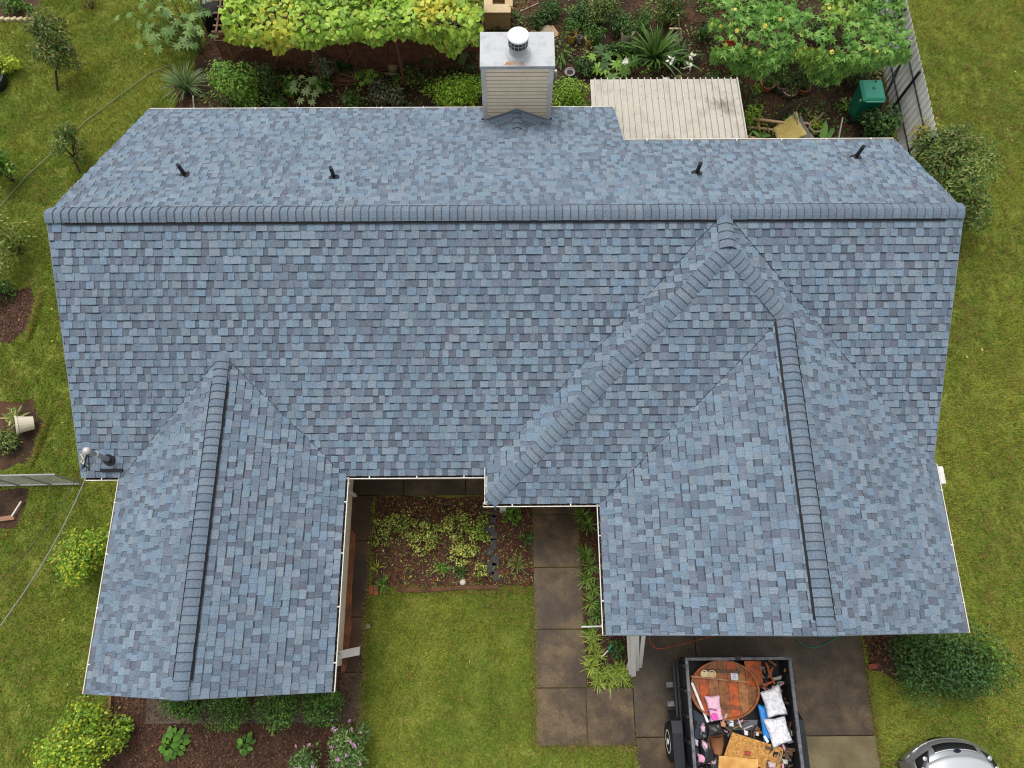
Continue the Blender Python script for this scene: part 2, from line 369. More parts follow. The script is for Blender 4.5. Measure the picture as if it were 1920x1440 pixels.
yz_prism(xL+.303, xs-.3, [(0, 0), (DB1-oh, 0), (DB1-oh, zt(DB1-oh)), (0, zt(0)-.01)])
xz_prism(-FL+.3, -2.5, [(lwl+oh, 0), (lwr-oh, 0), (lwr-oh, H+p3*oh-.08), (xl, zl-.08), (lwl+oh, H+p3*oh-.08)])
xz_prism(-F_+.3, -2.2, [(xwl+oh, 0), (xwr-oh, 0), (xwr-oh, H+ze2+p2*oh-.08), (xr, zw-.08), (xwl+oh, H+ze2+p2*oh-.08)])
# lap siding boards on the courtyard wall of the left wing
for k in range(17):
    z = .12+k*.15; b = MB()
    b.add([(lwr-oh+.004, -FL+.3, z), (lwr-oh+.018, -FL+.3, z), (lwr-oh+.006, -FL+.3, z+.149), (lwr-oh+.004, -D+oh-.02, z), (lwr-oh+.018, -D+oh-.02, z), (lwr-oh+.006, -D+oh-.02, z+.149)], [(0, 1, 2), (5, 4, 3), (0, 3, 4, 1), (1, 4, 5, 2), (2, 5, 3, 0)])
    b.build('siding_board', M_SIDING, house, use_col=False)
# garage door on the right wing, facing the drive
gd = MB().box((5.0, -F_+.27, 1.1), (4.6, .06, 2.2)).build('garage_door', M_WHITE, house, use_col=False)
for k in range(4):
    for j in range(8): MB().box((5.0-4.6/2+.3+j*.571, -F_+.23, .28+k*.54), (.48, .03, .42)).build('door_panel', M_WHITE, gd, use_col=False, bevel=.008)
# porch post
MB().box((xc+.25, -D2+.25, 1.3), (.14, .14, 2.6)).build('porch_post', M_WHITE, house, use_col=False, bevel=.01)
# fascia, rakes, gutters
CH = [S(70, 56, 40), S(52, 40, 30), S(96, 74, 48), S(44, 40, 34), S(120, 98, 66)]
def fascia(a, b, z): MB().bar((*a, z-.095), (*b, z-.095), .022, .13).build('fascia', M_WHITE, house, use_col=False)
M_RAKE = pmat('rake_metal', S(132, 140, 148), rough=.5)
def rake(a, b):
    a = Vector(a)-Vector((0, 0, .075)); b = Vector(b)-Vector((0, 0, .075)); MB().bar(a, b, .02, .10).build('rake_board', M_RAKE, house, use_col=False)
def gutter(a, b, out, z, hang=1.0, litter=True, w=.078):
    a = Vector((*a, 0)); b = Vector((*b, 0)); out = Vector((*out, 0)); d = (b-a).normalized(); L = (b-a).length
    prof = [(.004, -.012), (.004, -.115), (.06, -.115), (w, -.05), (w, -.012), (w-.016, -.012), (w-.016, -.016), (w-.005, -.017), (w-.005, -.049), (.058, -.111), (.008, -.111), (.008, -.012)]
    n = len(prof); V = []
    for q in (a, b): V += [q+out*o+Vector((0, 0, z+h)) for o, h in prof]
    Fq = [(i, (i+1) % n, n+(i+1) % n, n+i) for i in range(n)]
    for o in (0, n): Fq += [tuple(o+i for i in (0, 1, 10, 11)), tuple(o+i for i in (1, 2, 9, 10)), tuple(o+i for i in (2, 3, 8, 9)), tuple(o+i for i in (3, 4, 7, 8))]
    gt = mk('gutter', V, Fq, M_WHITE, house)
    # closed ends
    for q in (a-d*.002, b+d*.002): mk('end_cap', [q+out*o+Vector((0, 0, z+h)) for o, h in prof[:5]]+[q+d*.004+out*o+Vector((0, 0, z+h)) for o, h in prof[:5]], [(0, 1, 2, 3, 4), (9, 8, 7, 6, 5)]+[(i, 5+i, 5+(i+1) % 5, (i+1) % 5) for i in range(5)], M_WHITE, gt)
    m = max(1, round(L/hang))
    for i in range(m):
        q = a+d*(L*(i+.5)/m); MB().bar(q+out*.005+Vector((0, 0, z-.006)), q+out*w+Vector((0, 0, z-.006)), .024, .006).build('hanger', M_WHITE, gt, use_col=False)
    if litter:
        k = int(L*90); r = np.random.default_rng(int(L*1000)); mbl = MB()
        mbl.add([a+out*.01+Vector((0, 0, z-.075)), b+out*.01+Vector((0, 0, z-.075)), b+out*.06+Vector((0, 0, z-.075)), a+out*.06+Vector((0, 0, z-.075))], [(0, 1, 2, 3)], S(34, 27, 20))
        for i in range(k):
            q = a+d*(L*r.random())+out*r.uniform(.012, .062)+Vector((0, 0, z-.068+r.uniform(0, .02))); s = r.uniform(.008, .02); an = r.uniform(0, 3.1)
            u_ = Vector((math.cos(an), math.sin(an), r.uniform(-.3, .3)))*s*1.6; v_ = Vector((-math.sin(an), math.cos(an), r.uniform(-.3, .3)))*s*.6
            mbl.add([q-u_, q+v_, q+u_, q-v_], [(0, 1, 2, 3)], CH[int(r.integers(5))])
        mbl.build('leaf_litter', M_CHIP, gt, kind='stuff')
G = .0
for a, b, out, z, lit in [((xL+.05, -D), (lwl-.05, -D), (0, -1), H, True), ((lwr+.02, -D), (xc-.02, -D), (0, -1), H, True), ((xc, -D+.1), (xc, -D2-.02), (-1, 0), H+ze2, False), ((xc-.1, -D2), (xwl-.02, -D2), (0, -1), H+ze2, True), ((xwl, -D2-.04), (xwl, -F_), (-1, 0), H+ze2, True), ((xwr, -4.1), (xwr, -F_), (1, 0), H+ze2, False), ((lwr, -D-.04), (lwr, -FL), (1, 0), H, True), ((lwl, -D-.02), (lwl, -FL), (-1, 0), H, False), ((xL+.02, DB1), (xs-.02, DB1), (0, 1), ZR-p*DB1, False), ((xs+.02, DB2), (xR-.02, DB2), (0, 1), ZR-p*DB2, False)]:
    fascia(a, b, z); gutter(a, b, out, z-.005, litter=lit)
for a, b in [((xL-.012, -D, H), (xL-.012, 0, ZR)), ((xL-.012, 0, ZR), (xL-.012, DB1, ZR-p*DB1)), ((xR+.012, -4.0, zmain(0, -4.0)), (xR+.012, 0, ZR)), ((xR+.012, 0, ZR), (xR+.012, DB2, ZR-p*DB2)), ((xs+.012, DB2, ZR-p*DB2), (xs+.012, DB1, ZR-p*DB1)),
             ((lwl, -FL-.0, H), (xl, -FL, zl)), ((xl, -FL, zl), (lwr, -FL, H)), ((xwl, -F_, H+ze2), (xr, -F_, zw)), ((xr, -F_, zw), (xwr, -F_, H+ze2))]: rake(a, b)
def downspout(top, mid, bottom, foot=None):
    o = MB(); pts = [Vector(top), Vector(mid), Vector(bottom)]+([Vector(foot)] if foot is not None else [])
    for a, b in zip(pts, pts[1:]): o.bar(a, b, .075, .055)
    return o.build('downspout', M_WHITE, house, use_col=False, bevel=.006)
downspout((lwr+.06, -7.55, H-.1), (lwr-oh+.06, -7.55, H-.45), (lwr-oh+.06, -7.55, .5))
MB().add([(lwr-oh+.02, -7.62, .42), (lwr-oh+.02, -7.46, .42), (lwr-oh+.42, -7.38, .3), (lwr-oh+.42, -7.55, .3), (lwr-oh+.02, -7.62, .5), (lwr-oh+.02, -7.46, .5), (lwr-oh+.42, -7.38, .38), (lwr-oh+.42, -7.55, .38)], [(3, 2, 1, 0), (4, 5, 6, 7), (0, 1, 5, 4), (1, 2, 6, 5), (2, 3, 7, 6), (3, 0, 4, 7)]).build('downspout_elbow', M_WHITE, house, use_col=False, bevel=.01)
downspout((lwr+.06, -D-.16, H-.1), (lwr-oh+.08, -D-.0, H-.45), (lwr-oh+.08, -D-.0, .1))
downspout((xwr+.06, -4.2, H), (xwr-oh+.05, -4.2, H-.4), (xwr-oh+.05, -4.2, .1))
downspout((lwl-.06, -D-.1, H-.1), (lwl+oh-.06, -D-.1, H-.45), (lwl+oh-.06, -D-.1, .1))
downspout((xwl-.06, -F_+.15, H), (xwl+oh-.06, -F_+.15, H-.4), (xwl+oh-.06, -F_+.15, .1))
MB().bar((xwl+.3, -F_+.13, .3), (xwl-.22, -F_+.12, .24), .03, .03).build('drain_pipe', M_WHITE, house, use_col=False)
MB().box((xwr+.125, -4.32, H+ze2-.06), (.10, .34, .12)).build('gutter_box', M_WHITE, house, use_col=False, bevel=.02)
# chimney
cx0, cx1, cy0, cy1, czt = -.515, .925, 3.66, 4.46, 4.44
ch = MB().box(((cx0+cx1)/2, (cy0+cy1)/2, czt/2), (cx1-cx0-.004, cy1-cy0-.004, czt)).build('chimney', pmat('groove_shade', S(178, 160, 138), rough=.9), house, use_col=False)  # body darker than the siding: painted shade in the board grooves
zb0 = ZR-p*cy0
nb = 15; bh = (czt-.02-zb0+.1)/nb
pk = ((cx0+cx1)/2, .36)      # cricket peak: x and height
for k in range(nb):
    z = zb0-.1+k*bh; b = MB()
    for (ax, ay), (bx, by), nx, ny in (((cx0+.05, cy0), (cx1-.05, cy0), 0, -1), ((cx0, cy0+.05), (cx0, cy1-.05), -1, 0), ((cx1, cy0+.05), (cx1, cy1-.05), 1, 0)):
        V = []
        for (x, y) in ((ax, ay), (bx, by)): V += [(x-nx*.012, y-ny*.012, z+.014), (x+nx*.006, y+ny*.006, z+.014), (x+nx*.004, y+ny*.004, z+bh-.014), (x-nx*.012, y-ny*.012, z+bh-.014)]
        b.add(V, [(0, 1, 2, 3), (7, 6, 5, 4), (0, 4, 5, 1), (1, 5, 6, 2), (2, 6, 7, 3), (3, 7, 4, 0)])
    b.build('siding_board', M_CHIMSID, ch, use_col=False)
for x, y in ((cx0, cy0), (cx1, cy0), (cx0, cy1), (cx1, cy1)):
    MB().box((x+(.03 if x < 0 else -.03), y+(.03 if y < 4 else -.03), (czt+zb0)/2-.05), (.1, .1, czt-zb0+.08)).build('corner_trim', M_WHITE, ch, use_col=False, bevel=.005)
cap = MB().prism([(cx0-.035, cy0-.035), (cx1+.035, cy0-.035), (cx1+.035, cy1+.035), (cx0-.035, cy1+.035)], czt-.005, czt+.075).build('chimney_cap', M_GALV, ch, use_col=False, bevel=.006)
fx, fy = .22, 3.98
MB().lathe((fx, fy, czt+.07), [(.27, 0), (.25, .02), (.185, .05), (.175, .14)], 24).build('flue_flashing', M_GALV, ch, smooth=False, use_col=False)
fl = MB().lathe((fx, fy, czt+.2), [(.17, 0), (.17, .12)], 24).build('flue', M_GALV, ch, use_col=False, smooth=False)
MB().lathe((fx, fy, czt+.29), [(.19, 0), (.19, .19)], 24).build('flue_screen', pmat('screen', S(70, 68, 64), rough=.5, metal=.4, fine=.3, fs=40), ch, use_col=False)
for k in range(16):
    a = 2*math.pi*k/16; MB().box((fx+.194*math.cos(a), fy+.194*math.sin(a), czt+.385), (.012, .012, .19), a).build('screen_bar', M_STEEL, ch, use_col=False)
for zz in (.295, .385, .47): MB().lathe((fx, fy, czt+zz), [(.2, 0), (.2, .014)], 24).build('screen_ring', M_STEEL, ch, use_col=False)
MB().lathe((fx, fy, czt+.482), [(.208, 0), (.212, .004), (.212, .03), (.2, .045), (.07, .055)], 28).build('flue_lid', pmat('lid', S(236, 234, 230), rough=.45), ch, use_col=False, smooth=False)
mst = pmat('rust', S(190, 178, 164), rough=.7, col2=S(160, 118, 80), ns=9)
MB().prism([(fx-.3, cy0-.01), (fx+.12, cy0-.01), (fx+.1, cy0+.14), (fx-.02, cy0+.2), (fx-.14, cy0+.16)], czt+.0752, czt+.0765).build('rust_stain', mst, ch, use_col=False)
# cricket in front of the chimney: a little gable with its own tabs
cm = MB(); pkz = zb0+.36; px_ = pk[0]; yfront = cy0-(pkz-zb0)/p-.05
A0, B0, P0, Q0 = Vector((cx0-.02, cy0, zb0+.005)), Vector((cx1+.02, cy0, zb0+.005)), Vector((px_, cy0, pkz)), Vector((px_, cy0-(pkz-zb0)/p, pkz))
for sgn, E0 in ((-1, A0), (1, B0)):
    n_ = (E0-P0).cross(Q0-P0).normalized(); n_ = n_ if n_.z > 0 else -n_
    cm.add([P0, Q0, E0], [(0, 1, 2)], S(112, 126, 148))
    for k in range(7):                                    # strips running down the slope
        t0, t1 = k/7, (k+1)/7; c = random.choice(LIGHT+MID+DARK)
        a, b = Q0.lerp(P0, t0), Q0.lerp(P0, t1); a2, b2 = Q0.lerp(E0, t0), Q0.lerp(E0, t1)
        up = .006+.006*(k % 2); q = [a+n_*up, b+n_*up, b2+n_*up, a2+n_*up]; cm.add(q+[v-n_*.02 for v in q], [(0, 1, 2, 3), (4, 5, 6, 7), (0, 4, 5, 1), (1, 5, 6, 2), (2, 6, 7, 3), (3, 7, 4, 0)], c)
cm.build('cricket', M_SHING, roof)
caps(P0, Q0-Vector((0, .02, 0)), (planes['left_west'].N+Vector((-.0, 0, 0))).normalized(), planes['left_east'].N, w=.1, lift=.016, seed=9, step=.13)
for sgn, E0 in ((-1, A0), (1, B0)):
    MB().bar(P0-Vector((0, .02, 0)), E0-Vector((0, .02, 0)), .006, .05).build('step_flashing', M_WHITE, ch, use_col=False)
    MB().add([E0+Vector((0, -.06, 0)), E0+Vector((sgn*.07, -.01, -.01)), E0+Vector((0, .02, .02)), E0+Vector((0, -.02, .09))], [(0, 1, 3), (1, 2, 3), (0, 2, 1), (0, 3, 2)]).build('corner_flashing', M_BLACK, ch, use_col=False)
# vent pipes
qb = planes['main_back']
for i, (px, py, hh) in enumerate([(347, 328, .33), (627, 333, .33), (1306, 325, .33), (1604, 295, .36)]):
    d = CR @ np.array([(px-960)/CF, (720-py)/CF, -1.]); s_ = (ZR-CP[2]-p*CP[1])/(d[2]+p*d[1]); b = Vector(CP+s_*d)
    vp = MB().tube([b-Vector((0, 0, .05)), b+Vector((0, 0, hh))], .038, 12).build('vent_pipe', M_BLACK, house, use_col=False)
    MB().lathe(b+Vector((0, 0, hh-.005)), [(.028, 0), (.028, .006)], 10).build('pipe_bore', M_VENT, vp, use_col=False)
    Mx = Matrix.Rotation(-math.atan(p), 3, 'X')
    MB().lathe(b+qb.N*.012, [(.11, 0), (.108, .006), (.075, .012), (.06, .02), (.045, .04)], 20, M=Mx).build('pipe_boot', M_BLACK, vp, use_col=False)
# service mast at the left front corner
mb_ = Vector((-7.614, -3.936, zmain(0, -3.936)))
mast = MB().tube([mb_-Vector((0, 0, .1)), mb_+Vector((0, 0, .74))], .045, 12).build('service_mast', M_STEEL, house, use_col=False)
MB().lathe(mb_+NF*.012, [(.12, 0), (.115, .01), (.07, .015), (.055, .04), (.04, .055)], 20, M=Matrix.Rotation(math.atan(p), 3, 'X')).build('mast_boot', M_BLACK, mast, use_col=False)
MB().box(mb_+Vector((.03, -.19, -.08)), (.42, .06, .02), M=Matrix.Rotation(math.atan(p), 3, 'X')).build('flashing_strip', M_BLACK, mast, use_col=False)
MB().lathe(mb_+Vector((0, 0, .72)), [(.05, 0), (.07, .02), (.075, .05), (.06, .09), (.025, .11)], 16).build('weather_head', pmat('alu', S(196, 188, 186), rough=.4, metal=.3), mast, use_col=False, smooth=True)
MB().lathe(mb_+Vector((.0, 0, .45)), [(.05, 0), (.056, .01), (.056, .04), (.05, .05)], 12).build('insulator', M_WHITE, mast, use_col=False)
wt = mb_+Vector((0, 0, .74)); en = mb_+Vector((-.05, -.02, .45))
for j, (dx, dy, cc) in enumerate([(-.28, .0, S(214, 210, 190)), (-.26, -.14, S(200, 196, 170)), (-.2, -.26, S(28, 28, 30)), (-.08, -.3, S(36, 36, 40))]):
    m_ = wt+Vector((dx, dy, -.18)); pts = []
    for k in range(11):
        t = k/10; q = wt.lerp(m_, min(1, t*2)) if t < .5 else m_.lerp(en+Vector((-.1, -.18, .05)), (t-.5)*2); q = q+Vector((0, 0, -.1*math.sin(math.pi*t))); pts.append(q)
    MB().tube(pts, .012, 6, col=cc).build('service_wire', M_GLOSS, mast, smooth=True)
# ================================================================ GROUND
def sheet(name, poly, z, mat, kind='structure', parent=None):
    o = mk(name, [(x, y, z) for x, y in poly], [tuple(range(len(poly)))], mat, parent)
    if parent is None: o['kind'] = kind
    return o
def smooth_noise(x, y, sc, seed):
    r = np.random.default_rng(seed); T = r.random((64, 64)); u = x*sc+100; v = y*sc+100
    i = np.floor(u).astype(int); j = np.floor(v).astype(int); fu = u-i; fv = v-j; fu = fu*fu*(3-2*fu); fv = fv*fv*(3-2*fv)
    a = T[i % 64, j % 64]; b = T[(i+1) % 64, j % 64]; c = T[i % 64, (j+1) % 64]; d = T[(i+1) % 64, (j+1) % 64]
    return (a*(1-fu)+b*fu)*(1-fv)+(c*(1-fu)+d*fu)*fv
def inside(x, y, poly):
    c = np.zeros(len(x), bool); n = len(poly)
    for i in range(n):
        (x0, y0), (x1, y1) = poly[i], poly[(i+1) % n]
        k = ((y0 > y) != (y1 > y)) & (x < (x1-x0)*(y-y0)/((y1-y0) or 1e-9)+x0); c ^= k
    return c
def wob(poly, a=.05, step=.25, seed=0):
    r = random.Random(seed); out = []
    for i in range(len(poly)):
        p0, p1 = poly[i], poly[(i+1) % len(poly)]; n = max(1, int(math.dist(p0, p1)/step))
        for k in range(n): t = k/n; out.append((p0[0]+(p1[0]-p0[0])*t+r.uniform(-a, a), p0[1]+(p1[1]-p0[1])*t+r.uniform(-a, a)))
    return out
sheet('ground', [(-300, -300), (300, -300), (300, 300), (-300, 300)], 0, M_GROUND)
SOIL = wob([(-9.0, 3.9), (-9.05, 6.3), (-8.6, 8.0), (-8.3, 10.2), (-8.0, 15), (10.35, 15), (10.35, 3.0), (9.4, 2.3), (-8, 2.3)], .08, .4, 1)
sheet('soil_bed', SOIL, .008, M_SOIL)
COURT = wob([(-3.05, -4.2), (.5, -4.3), (.5, -6.2), (-3.03, -6.22)], .03, .3, 2)
sheet('courtyard_bed', COURT, .012, M_MULCH)
SIDEB = [(1.55, -4.3), (2.1, -4.3), (2.1, -7.0), (2.46, -7.0), (2.46, -8.22), (1.58, -8.22)]
sheet('side_bed', SIDEB, .012, M_MULCH)
FRONTB = wob([(-8.25, -7.6), (-3.1, -7.6), (-3.1, -9.0), (-3.3, -9.6), (-3.6, -12), (-7.9, -12), (-8.3, -9.0)], .05, .3, 3)
sheet('front_bed', FRONTB, .012, M_MULCH)
RIGHTB = wob([(7.5, -6.6), (8.4, -6.4), (8.6, -7.6), (8.2, -8.2), (7.5, -7.9)], .06, .25, 4)
sheet('corner_bed', RIGHTB, .012, M_MULCH)
LB1 = wob([(-15, -1.7), (-11.1, -1.9), (-10.75, -2.6), (-10.95, -3.5), (-15, -3.6)], .1, .3, 5); sheet('pot_bed', LB1, .008, M_SOIL)
LB2 = wob([(-15, .9), (-11.9, 1.0), (-11.55, .4), (-11.9, -.4), (-15, -.5)], .12, .3, 6); sheet('shrub_bed', LB2, .008, M_MULCH)
LB3 = wob([(-15, -3.95), (-10.8, -4.0), (-10.95, -4.85), (-15, -4.95)], .04, .3, 7); sheet('edge_bed', LB3, .008, M_SOIL)
LB4 = wob([(-18, 9.2), (-13.6, 9.3), (-13.2, 11), (-18, 11)], .06, .3, 8); sheet('far_bed', LB4, .008, M_MULCH)
# concrete: path and drive, slab by slab
def slab(parent, x0, y0, x1, y1, mat, z=.045, gap=.008):
    return MB().box(((x0+x1)/2, (y0+y1)/2, z/2-.06), (x1-x0-2*gap, y1-y0-2*gap, z+.12)).build('slab', mat, parent, use_col=False, bevel=.008)
path = sheet('path', [(-3.9, -3.6), (.5, -3.6), (.5, -9.32), (2.5, -9.32), (2.5, -8.22), (1.56, -8.22), (1.56, -3.6), (2.5, -3.6)][:2]+[(.48, -3.6), (.48, -4.2), (-3.9, -4.2)], .004, M_SOIL)
for x0, x1, y0, y1 in [(.5, 1.52, -4.66, -3.6), (.5, 1.54, -5.80, -4.66), (.5, 1.56, -7.08, -5.80), (.5, 1.58, -8.23, -7.08), (.5, 1.55, -9.33, -8.23), (1.55, 2.53, -9.33, -8.23)]: slab(path, x0, y0, x1, y1, M_CONC)
walk = sheet('wall_walk', [(-3.54, -3.7), (-3.06, -3.7), (-3.06, -8.95), (-3.54, -8.95)], .004, M_SOIL)
for y0, y1 in [(-5.2, -4.2), (-6.8, -5.2), (-7.9, -6.8)]: slab(walk, -3.56, y0, -3.07, y1, M_CONCR, .03)
sheet('clay_stain', wob([(-3.54, -4.9), (-3.40, -5.1), (-3.42, -6.2), (-3.38, -7.0), (-3.44, -7.85), (-3.54, -7.9)], .012, .15, 9), .038, pmat('clay_stain', S(150, 92, 58), rough=.7, col2=S(96, 68, 50), ns=4, fine=.2, fs=30), parent=walk)
slab(walk, -3.56, -8.86, -3.07, -7.9, M_CONC, .03); slab(walk, -7.5, -8.86, -3.56, -8.25, M_CONC2, .03)
for x0, x1 in [(-3.56, -2.4), (-2.4, -1.0), (-1.0, .5)]: slab(walk, x0, -4.2, x1, -3.7, M_CONC2, .03)
drive = sheet('driveway', [(2.5, -6.9), (7.4, -6.9), (7.4, -14), (2.5, -14)], .004, M_SOIL)
slab(drive, 2.53, -9.17, 3.9, -6.9, M_CONC2); slab(drive, 3.9, -9.17, 7.43, -6.9, M_CONC2); slab(drive, 2.53, -14, 3.9, -9.17, M_CONC); slab(drive, 3.9, -14, 7.43, -9.17, M_CONC3)
# grass blades
HOUSEFP = [(xL+.25, -D+.35), (xL+.25, DB1), (xR-.2, DB1), (xR-.2, -F_), (xwl+.3, -F_), (xwl+.3, -D+.3), (lwr-.5, -D+.3), (lwr-.5, -FL+.3), (lwl+.4, -FL+.3), (lwl+.4, -D+.35)]
LAWN_X = [SOIL, COURT, SIDEB, FRONTB, RIGHTB, LB1, LB2, LB3, LB4, HOUSEFP,
          [(.53, -3.5), (1.52, -3.5), (1.56, -8.24), (2.5, -8.24), (2.5, -9.3), (.53, -9.3)], [(-3.6, -3.5), (.5, -3.5), (.5, -4.3), (-3.1, -4.3), (-3.1, -8.95), (-3.6, -8.95)], [(2.55, -6.8), (7.4, -6.8), (7.4, -15), (2.55, -15)], [(xL+.3, -5), (-7, -5), (-7, -8), (xL+.3, -8)][:0]]
def lawn_points(n):
    x = rng.uniform(-18, 18, n); y = rng.uniform(-12.5, 13.5, n); q = pj(np.stack([x, y, np.zeros(n)], 1))
    ok = (q[:, 0] > -240) & (q[:, 0] < 2160) & (q[:, 1] > -200) & (q[:, 1] < 1680); x, y = x[ok], y[ok]
    bad = np.zeros(len(x), bool)
    for pl in LAWN_X:
        if len(pl) > 2: bad |= inside(x, y, pl)
    return x[~bad], y[~bad]
gx, gy = lawn_points(3900000)
big = smooth_noise(gx, gy, .55, 1)*.6+smooth_noise(gx, gy, 1.7, 2)*.4; mid_ = smooth_noise(gx, gy, 5, 3)*.6+smooth_noise(gx, gy, 11, 4)*.4
dens = .12+1.05*mid_+.3*big; keep = rng.random(len(gx)) < dens; gx, gy, big, mid_ = gx[keep][:1050000], gy[keep][:1050000], big[keep][:1050000], mid_[keep][:1050000]
# ragged longer grass where the lawn meets slabs and beds
ex = []; 
for a, b in (((.5, -9.36), (2.5, -9.36)), ((.48, -6.3), (.48, -9.35)), ((7.46, -7.9), (7.46, -10.5)), ((-3.05, -6.25), (.48, -6.28)), ((-3.05, -6.3), (-3.06, -9.2)), ((-8.3, -7.7), (-8.3, -9.4)), ((2.5, -9.36), (2.52, -10.2)), ((-10.7, -2.2), (-10.9, -3.5)), ((-11.5, .9), (-11.6, -.4))):
    k = int(math.dist(a, b)*900); t_ = rng.random(k); w_ = rng.normal(0, .035, k); L_ = math.dist(a, b); nx_, ny_ = -(b[1]-a[1])/L_, (b[0]-a[0])/L_; ex.append(np.stack([a[0]+(b[0]-a[0])*t_+nx_*w_, a[1]+(b[1]-a[1])*t_+ny_*w_], 1)[rng.random(k) < .35+.65*smooth_noise(t_*L_, t_*0, 3, 7)])
ex = np.concatenate(ex); ne = len(ex); gx = np.concatenate([gx, ex[:, 0]]); gy = np.concatenate([gy, ex[:, 1]]); big = np.concatenate([big, np.full(ne, .5)]); mid_ = np.concatenate([mid_, np.full(ne, 1.2)])
n = len(gx); an = rng.uniform(0, 2*math.pi, n); ht = rng.uniform(.03, .075, n)*(.5+1.0*mid_); ln = rng.uniform(.35, 1.1, n)*ht; wd = rng.uniform(.005, .011, n)
G1, G2, G3, G4 = [np.array(S(*c)) for c in ((126, 153, 51), (168, 177, 71), (182, 154, 96), (92, 126, 42))]
t = np.clip((big-.45)*4.5+(gx > 8)*.35+rng.normal(0, .45, n), 0, 1)[:, None]; c = G1*(1-t)+G2*t
u = (rng.random(n) < np.clip((mid_-.5)*.8+.06+(gx > 8)*.10+(big < .35)*.12, .02, .6))[:, None]; c = np.where(u, G3*rng.uniform(.7, 1.1, (n, 1)), c)
u = (rng.random(n) < .2)[:, None]; c = np.where(u, G4, c); c = c*rng.uniform(.75, 1.2, (n, 1))
B = np.stack([gx, gy, np.full(n, .0)], 1); ax = np.stack([np.cos(an), np.sin(an), 0*an], 1); la = an+rng.uniform(.8, 2.3, n); lv = np.stack([np.cos(la), np.sin(la), 0*la], 1)
V = np.empty((n, 3, 3)); V[:, 0] = B-ax*wd[:, None]; V[:, 1] = B+ax*wd[:, None]; V[:, 2] = B+lv*ln[:, None]; V[:, 2, 2] = ht
me = npmesh('lawn_grass', V.reshape(-1, 3), np.arange(3*n).reshape(-1, 3), np.repeat(c, 3, 0)); me.materials.append(M_GRASS)
tag(link('lawn_grass', me), 'short yellow-green lawn grass around the house', 'grass', kind='stuff')
# mulch chips and fallen leaves
def chips(name, polys, per, size, cols, label, cat, z=.015, seed=0):
    r = np.random.default_rng(seed); Vs = []; Cs = []
    for pl in polys:
        a = np.array(pl); lo, hi = a.min(0), a.max(0); lo = np.maximum(lo, [-17, -12.2]); hi = np.minimum(hi, [17, 13]); k = int(per*(hi-lo).prod()); x = r.uniform(lo[0], hi[0], k); y = r.uniform(lo[1], hi[1], k); ok = inside(x, y, pl); x, y = x[ok], y[ok]; m = len(x)
        q = pj(np.stack([x, y, np.zeros(m)], 1)); ok = (q[:, 0] > -200) & (q[:, 0] < 2120) & (q[:, 1] > -160) & (q[:, 1] < 1640); x, y = x[ok], y[ok]; m = len(x)
        an = r.uniform(0, 6.3, m); l = r.uniform(*size, m); w = l*r.uniform(.3, .6, m); P0 = np.stack([x, y, r.uniform(z, z+.03, m)], 1)
        u_ = np.stack([np.cos(an), np.sin(an), r.uniform(-.5, .5, m)], 1)*l[:, None]; v_ = np.stack([-np.sin(an), np.cos(an), r.uniform(-.6, .6, m)], 1)*w[:, None]
        Vs.append(np.stack([P0-u_, P0+v_*.8, P0+u_, P0-v_*.8], 1).reshape(-1, 3)); cc = np.array(cols)[r.integers(0, len(cols), m)]*r.uniform(.7, 1.25, (m, 1)); Cs.append(np.repeat(cc, 4, 0))
    V = np.concatenate(Vs); me = npmesh(name, V, np.arange(len(V)).reshape(-1, 4), np.concatenate(Cs)); me.materials.append(M_CHIP)
    return tag(link(name, me), label, cat, kind='stuff')
chips('mulch_chips', [COURT, FRONTB, SIDEB, RIGHTB, LB2], 900, (.012, .04), [S(92, 62, 48), S(76, 52, 41), S(106, 72, 56), S(58, 42, 34), S(118, 88, 70)], 'reddish brown mulch chips in the front beds', 'mulch', seed=1)
chips('bed_seedlings', [COURT], 330, (.015, .035), [S(120, 150, 60), S(96, 124, 50), S(150, 70, 50), S(126, 60, 44), S(176, 172, 90)], 'tiny green and red seedlings scattered over the courtyard bed', 'seedlings', z=.03, seed=6)
chips('soil_litter', [SOIL], 160, (.015, .05), [S(92, 62, 42), S(66, 46, 32), S(120, 92, 60), S(52, 36, 26), S(84, 50, 34)], 'dead leaves and crumbs on the back garden soil', 'litter', seed=2)
chips('fallen_leaves', [[(-15, -9), (-8.4, -9), (-8.4, 10), (-15, 10)], [(8.3, -9.5), (15, -9.5), (15, 9), (8.3, 9)], [(-3, -9), (.4, -9), (.4, -6.3), (-3, -6.3)]], 1.4, (.02, .042), [S(190, 168, 90), S(150, 110, 60), S(110, 80, 50), S(206, 184, 120)], 'scattered fallen leaves on the lawn', 'leaves', z=.05, seed=3)
# ================================================================ PLANTS
T_DIA = (np.array([[0, 0, 0], [.45, -.5, .06], [1, 0, -.05], [.45, .5, .06]]), np.array([[0, 1, 2], [0, 2, 3]]))
T_OVAL = (np.array([[0, 0, 0], [.3, -.46, .07], [.3, 0, 0], [.3, .46, .07], [.7, -.36, .03], [.7, 0, -.03], [.7, .36, .03], [1, 0, -.12]]), np.array([[0, 1, 2], [0, 2, 3], [1, 4, 5], [1, 5, 2], [2, 5, 6], [2, 6, 3], [4, 7, 5], [5, 7, 6]]))
def fan(outl):
    V = np.array([[.45, 0, .03]]+[[x, y, z] for x, y, z in outl]); n = len(outl); return V, np.array([[0, i+1, (i+1) % n+1] for i in range(n)])
T_HEART = fan([(.12, 0, 0), (-.05, -.28, -.02), (.15, -.52, -.06), (.5, -.48, -.05), (.78, -.26, -.04), (1.05, 0, -.1), (.78, .26, -.04), (.5, .48, -.05), (.15, .52, -.06), (-.05, .28, -.02)])
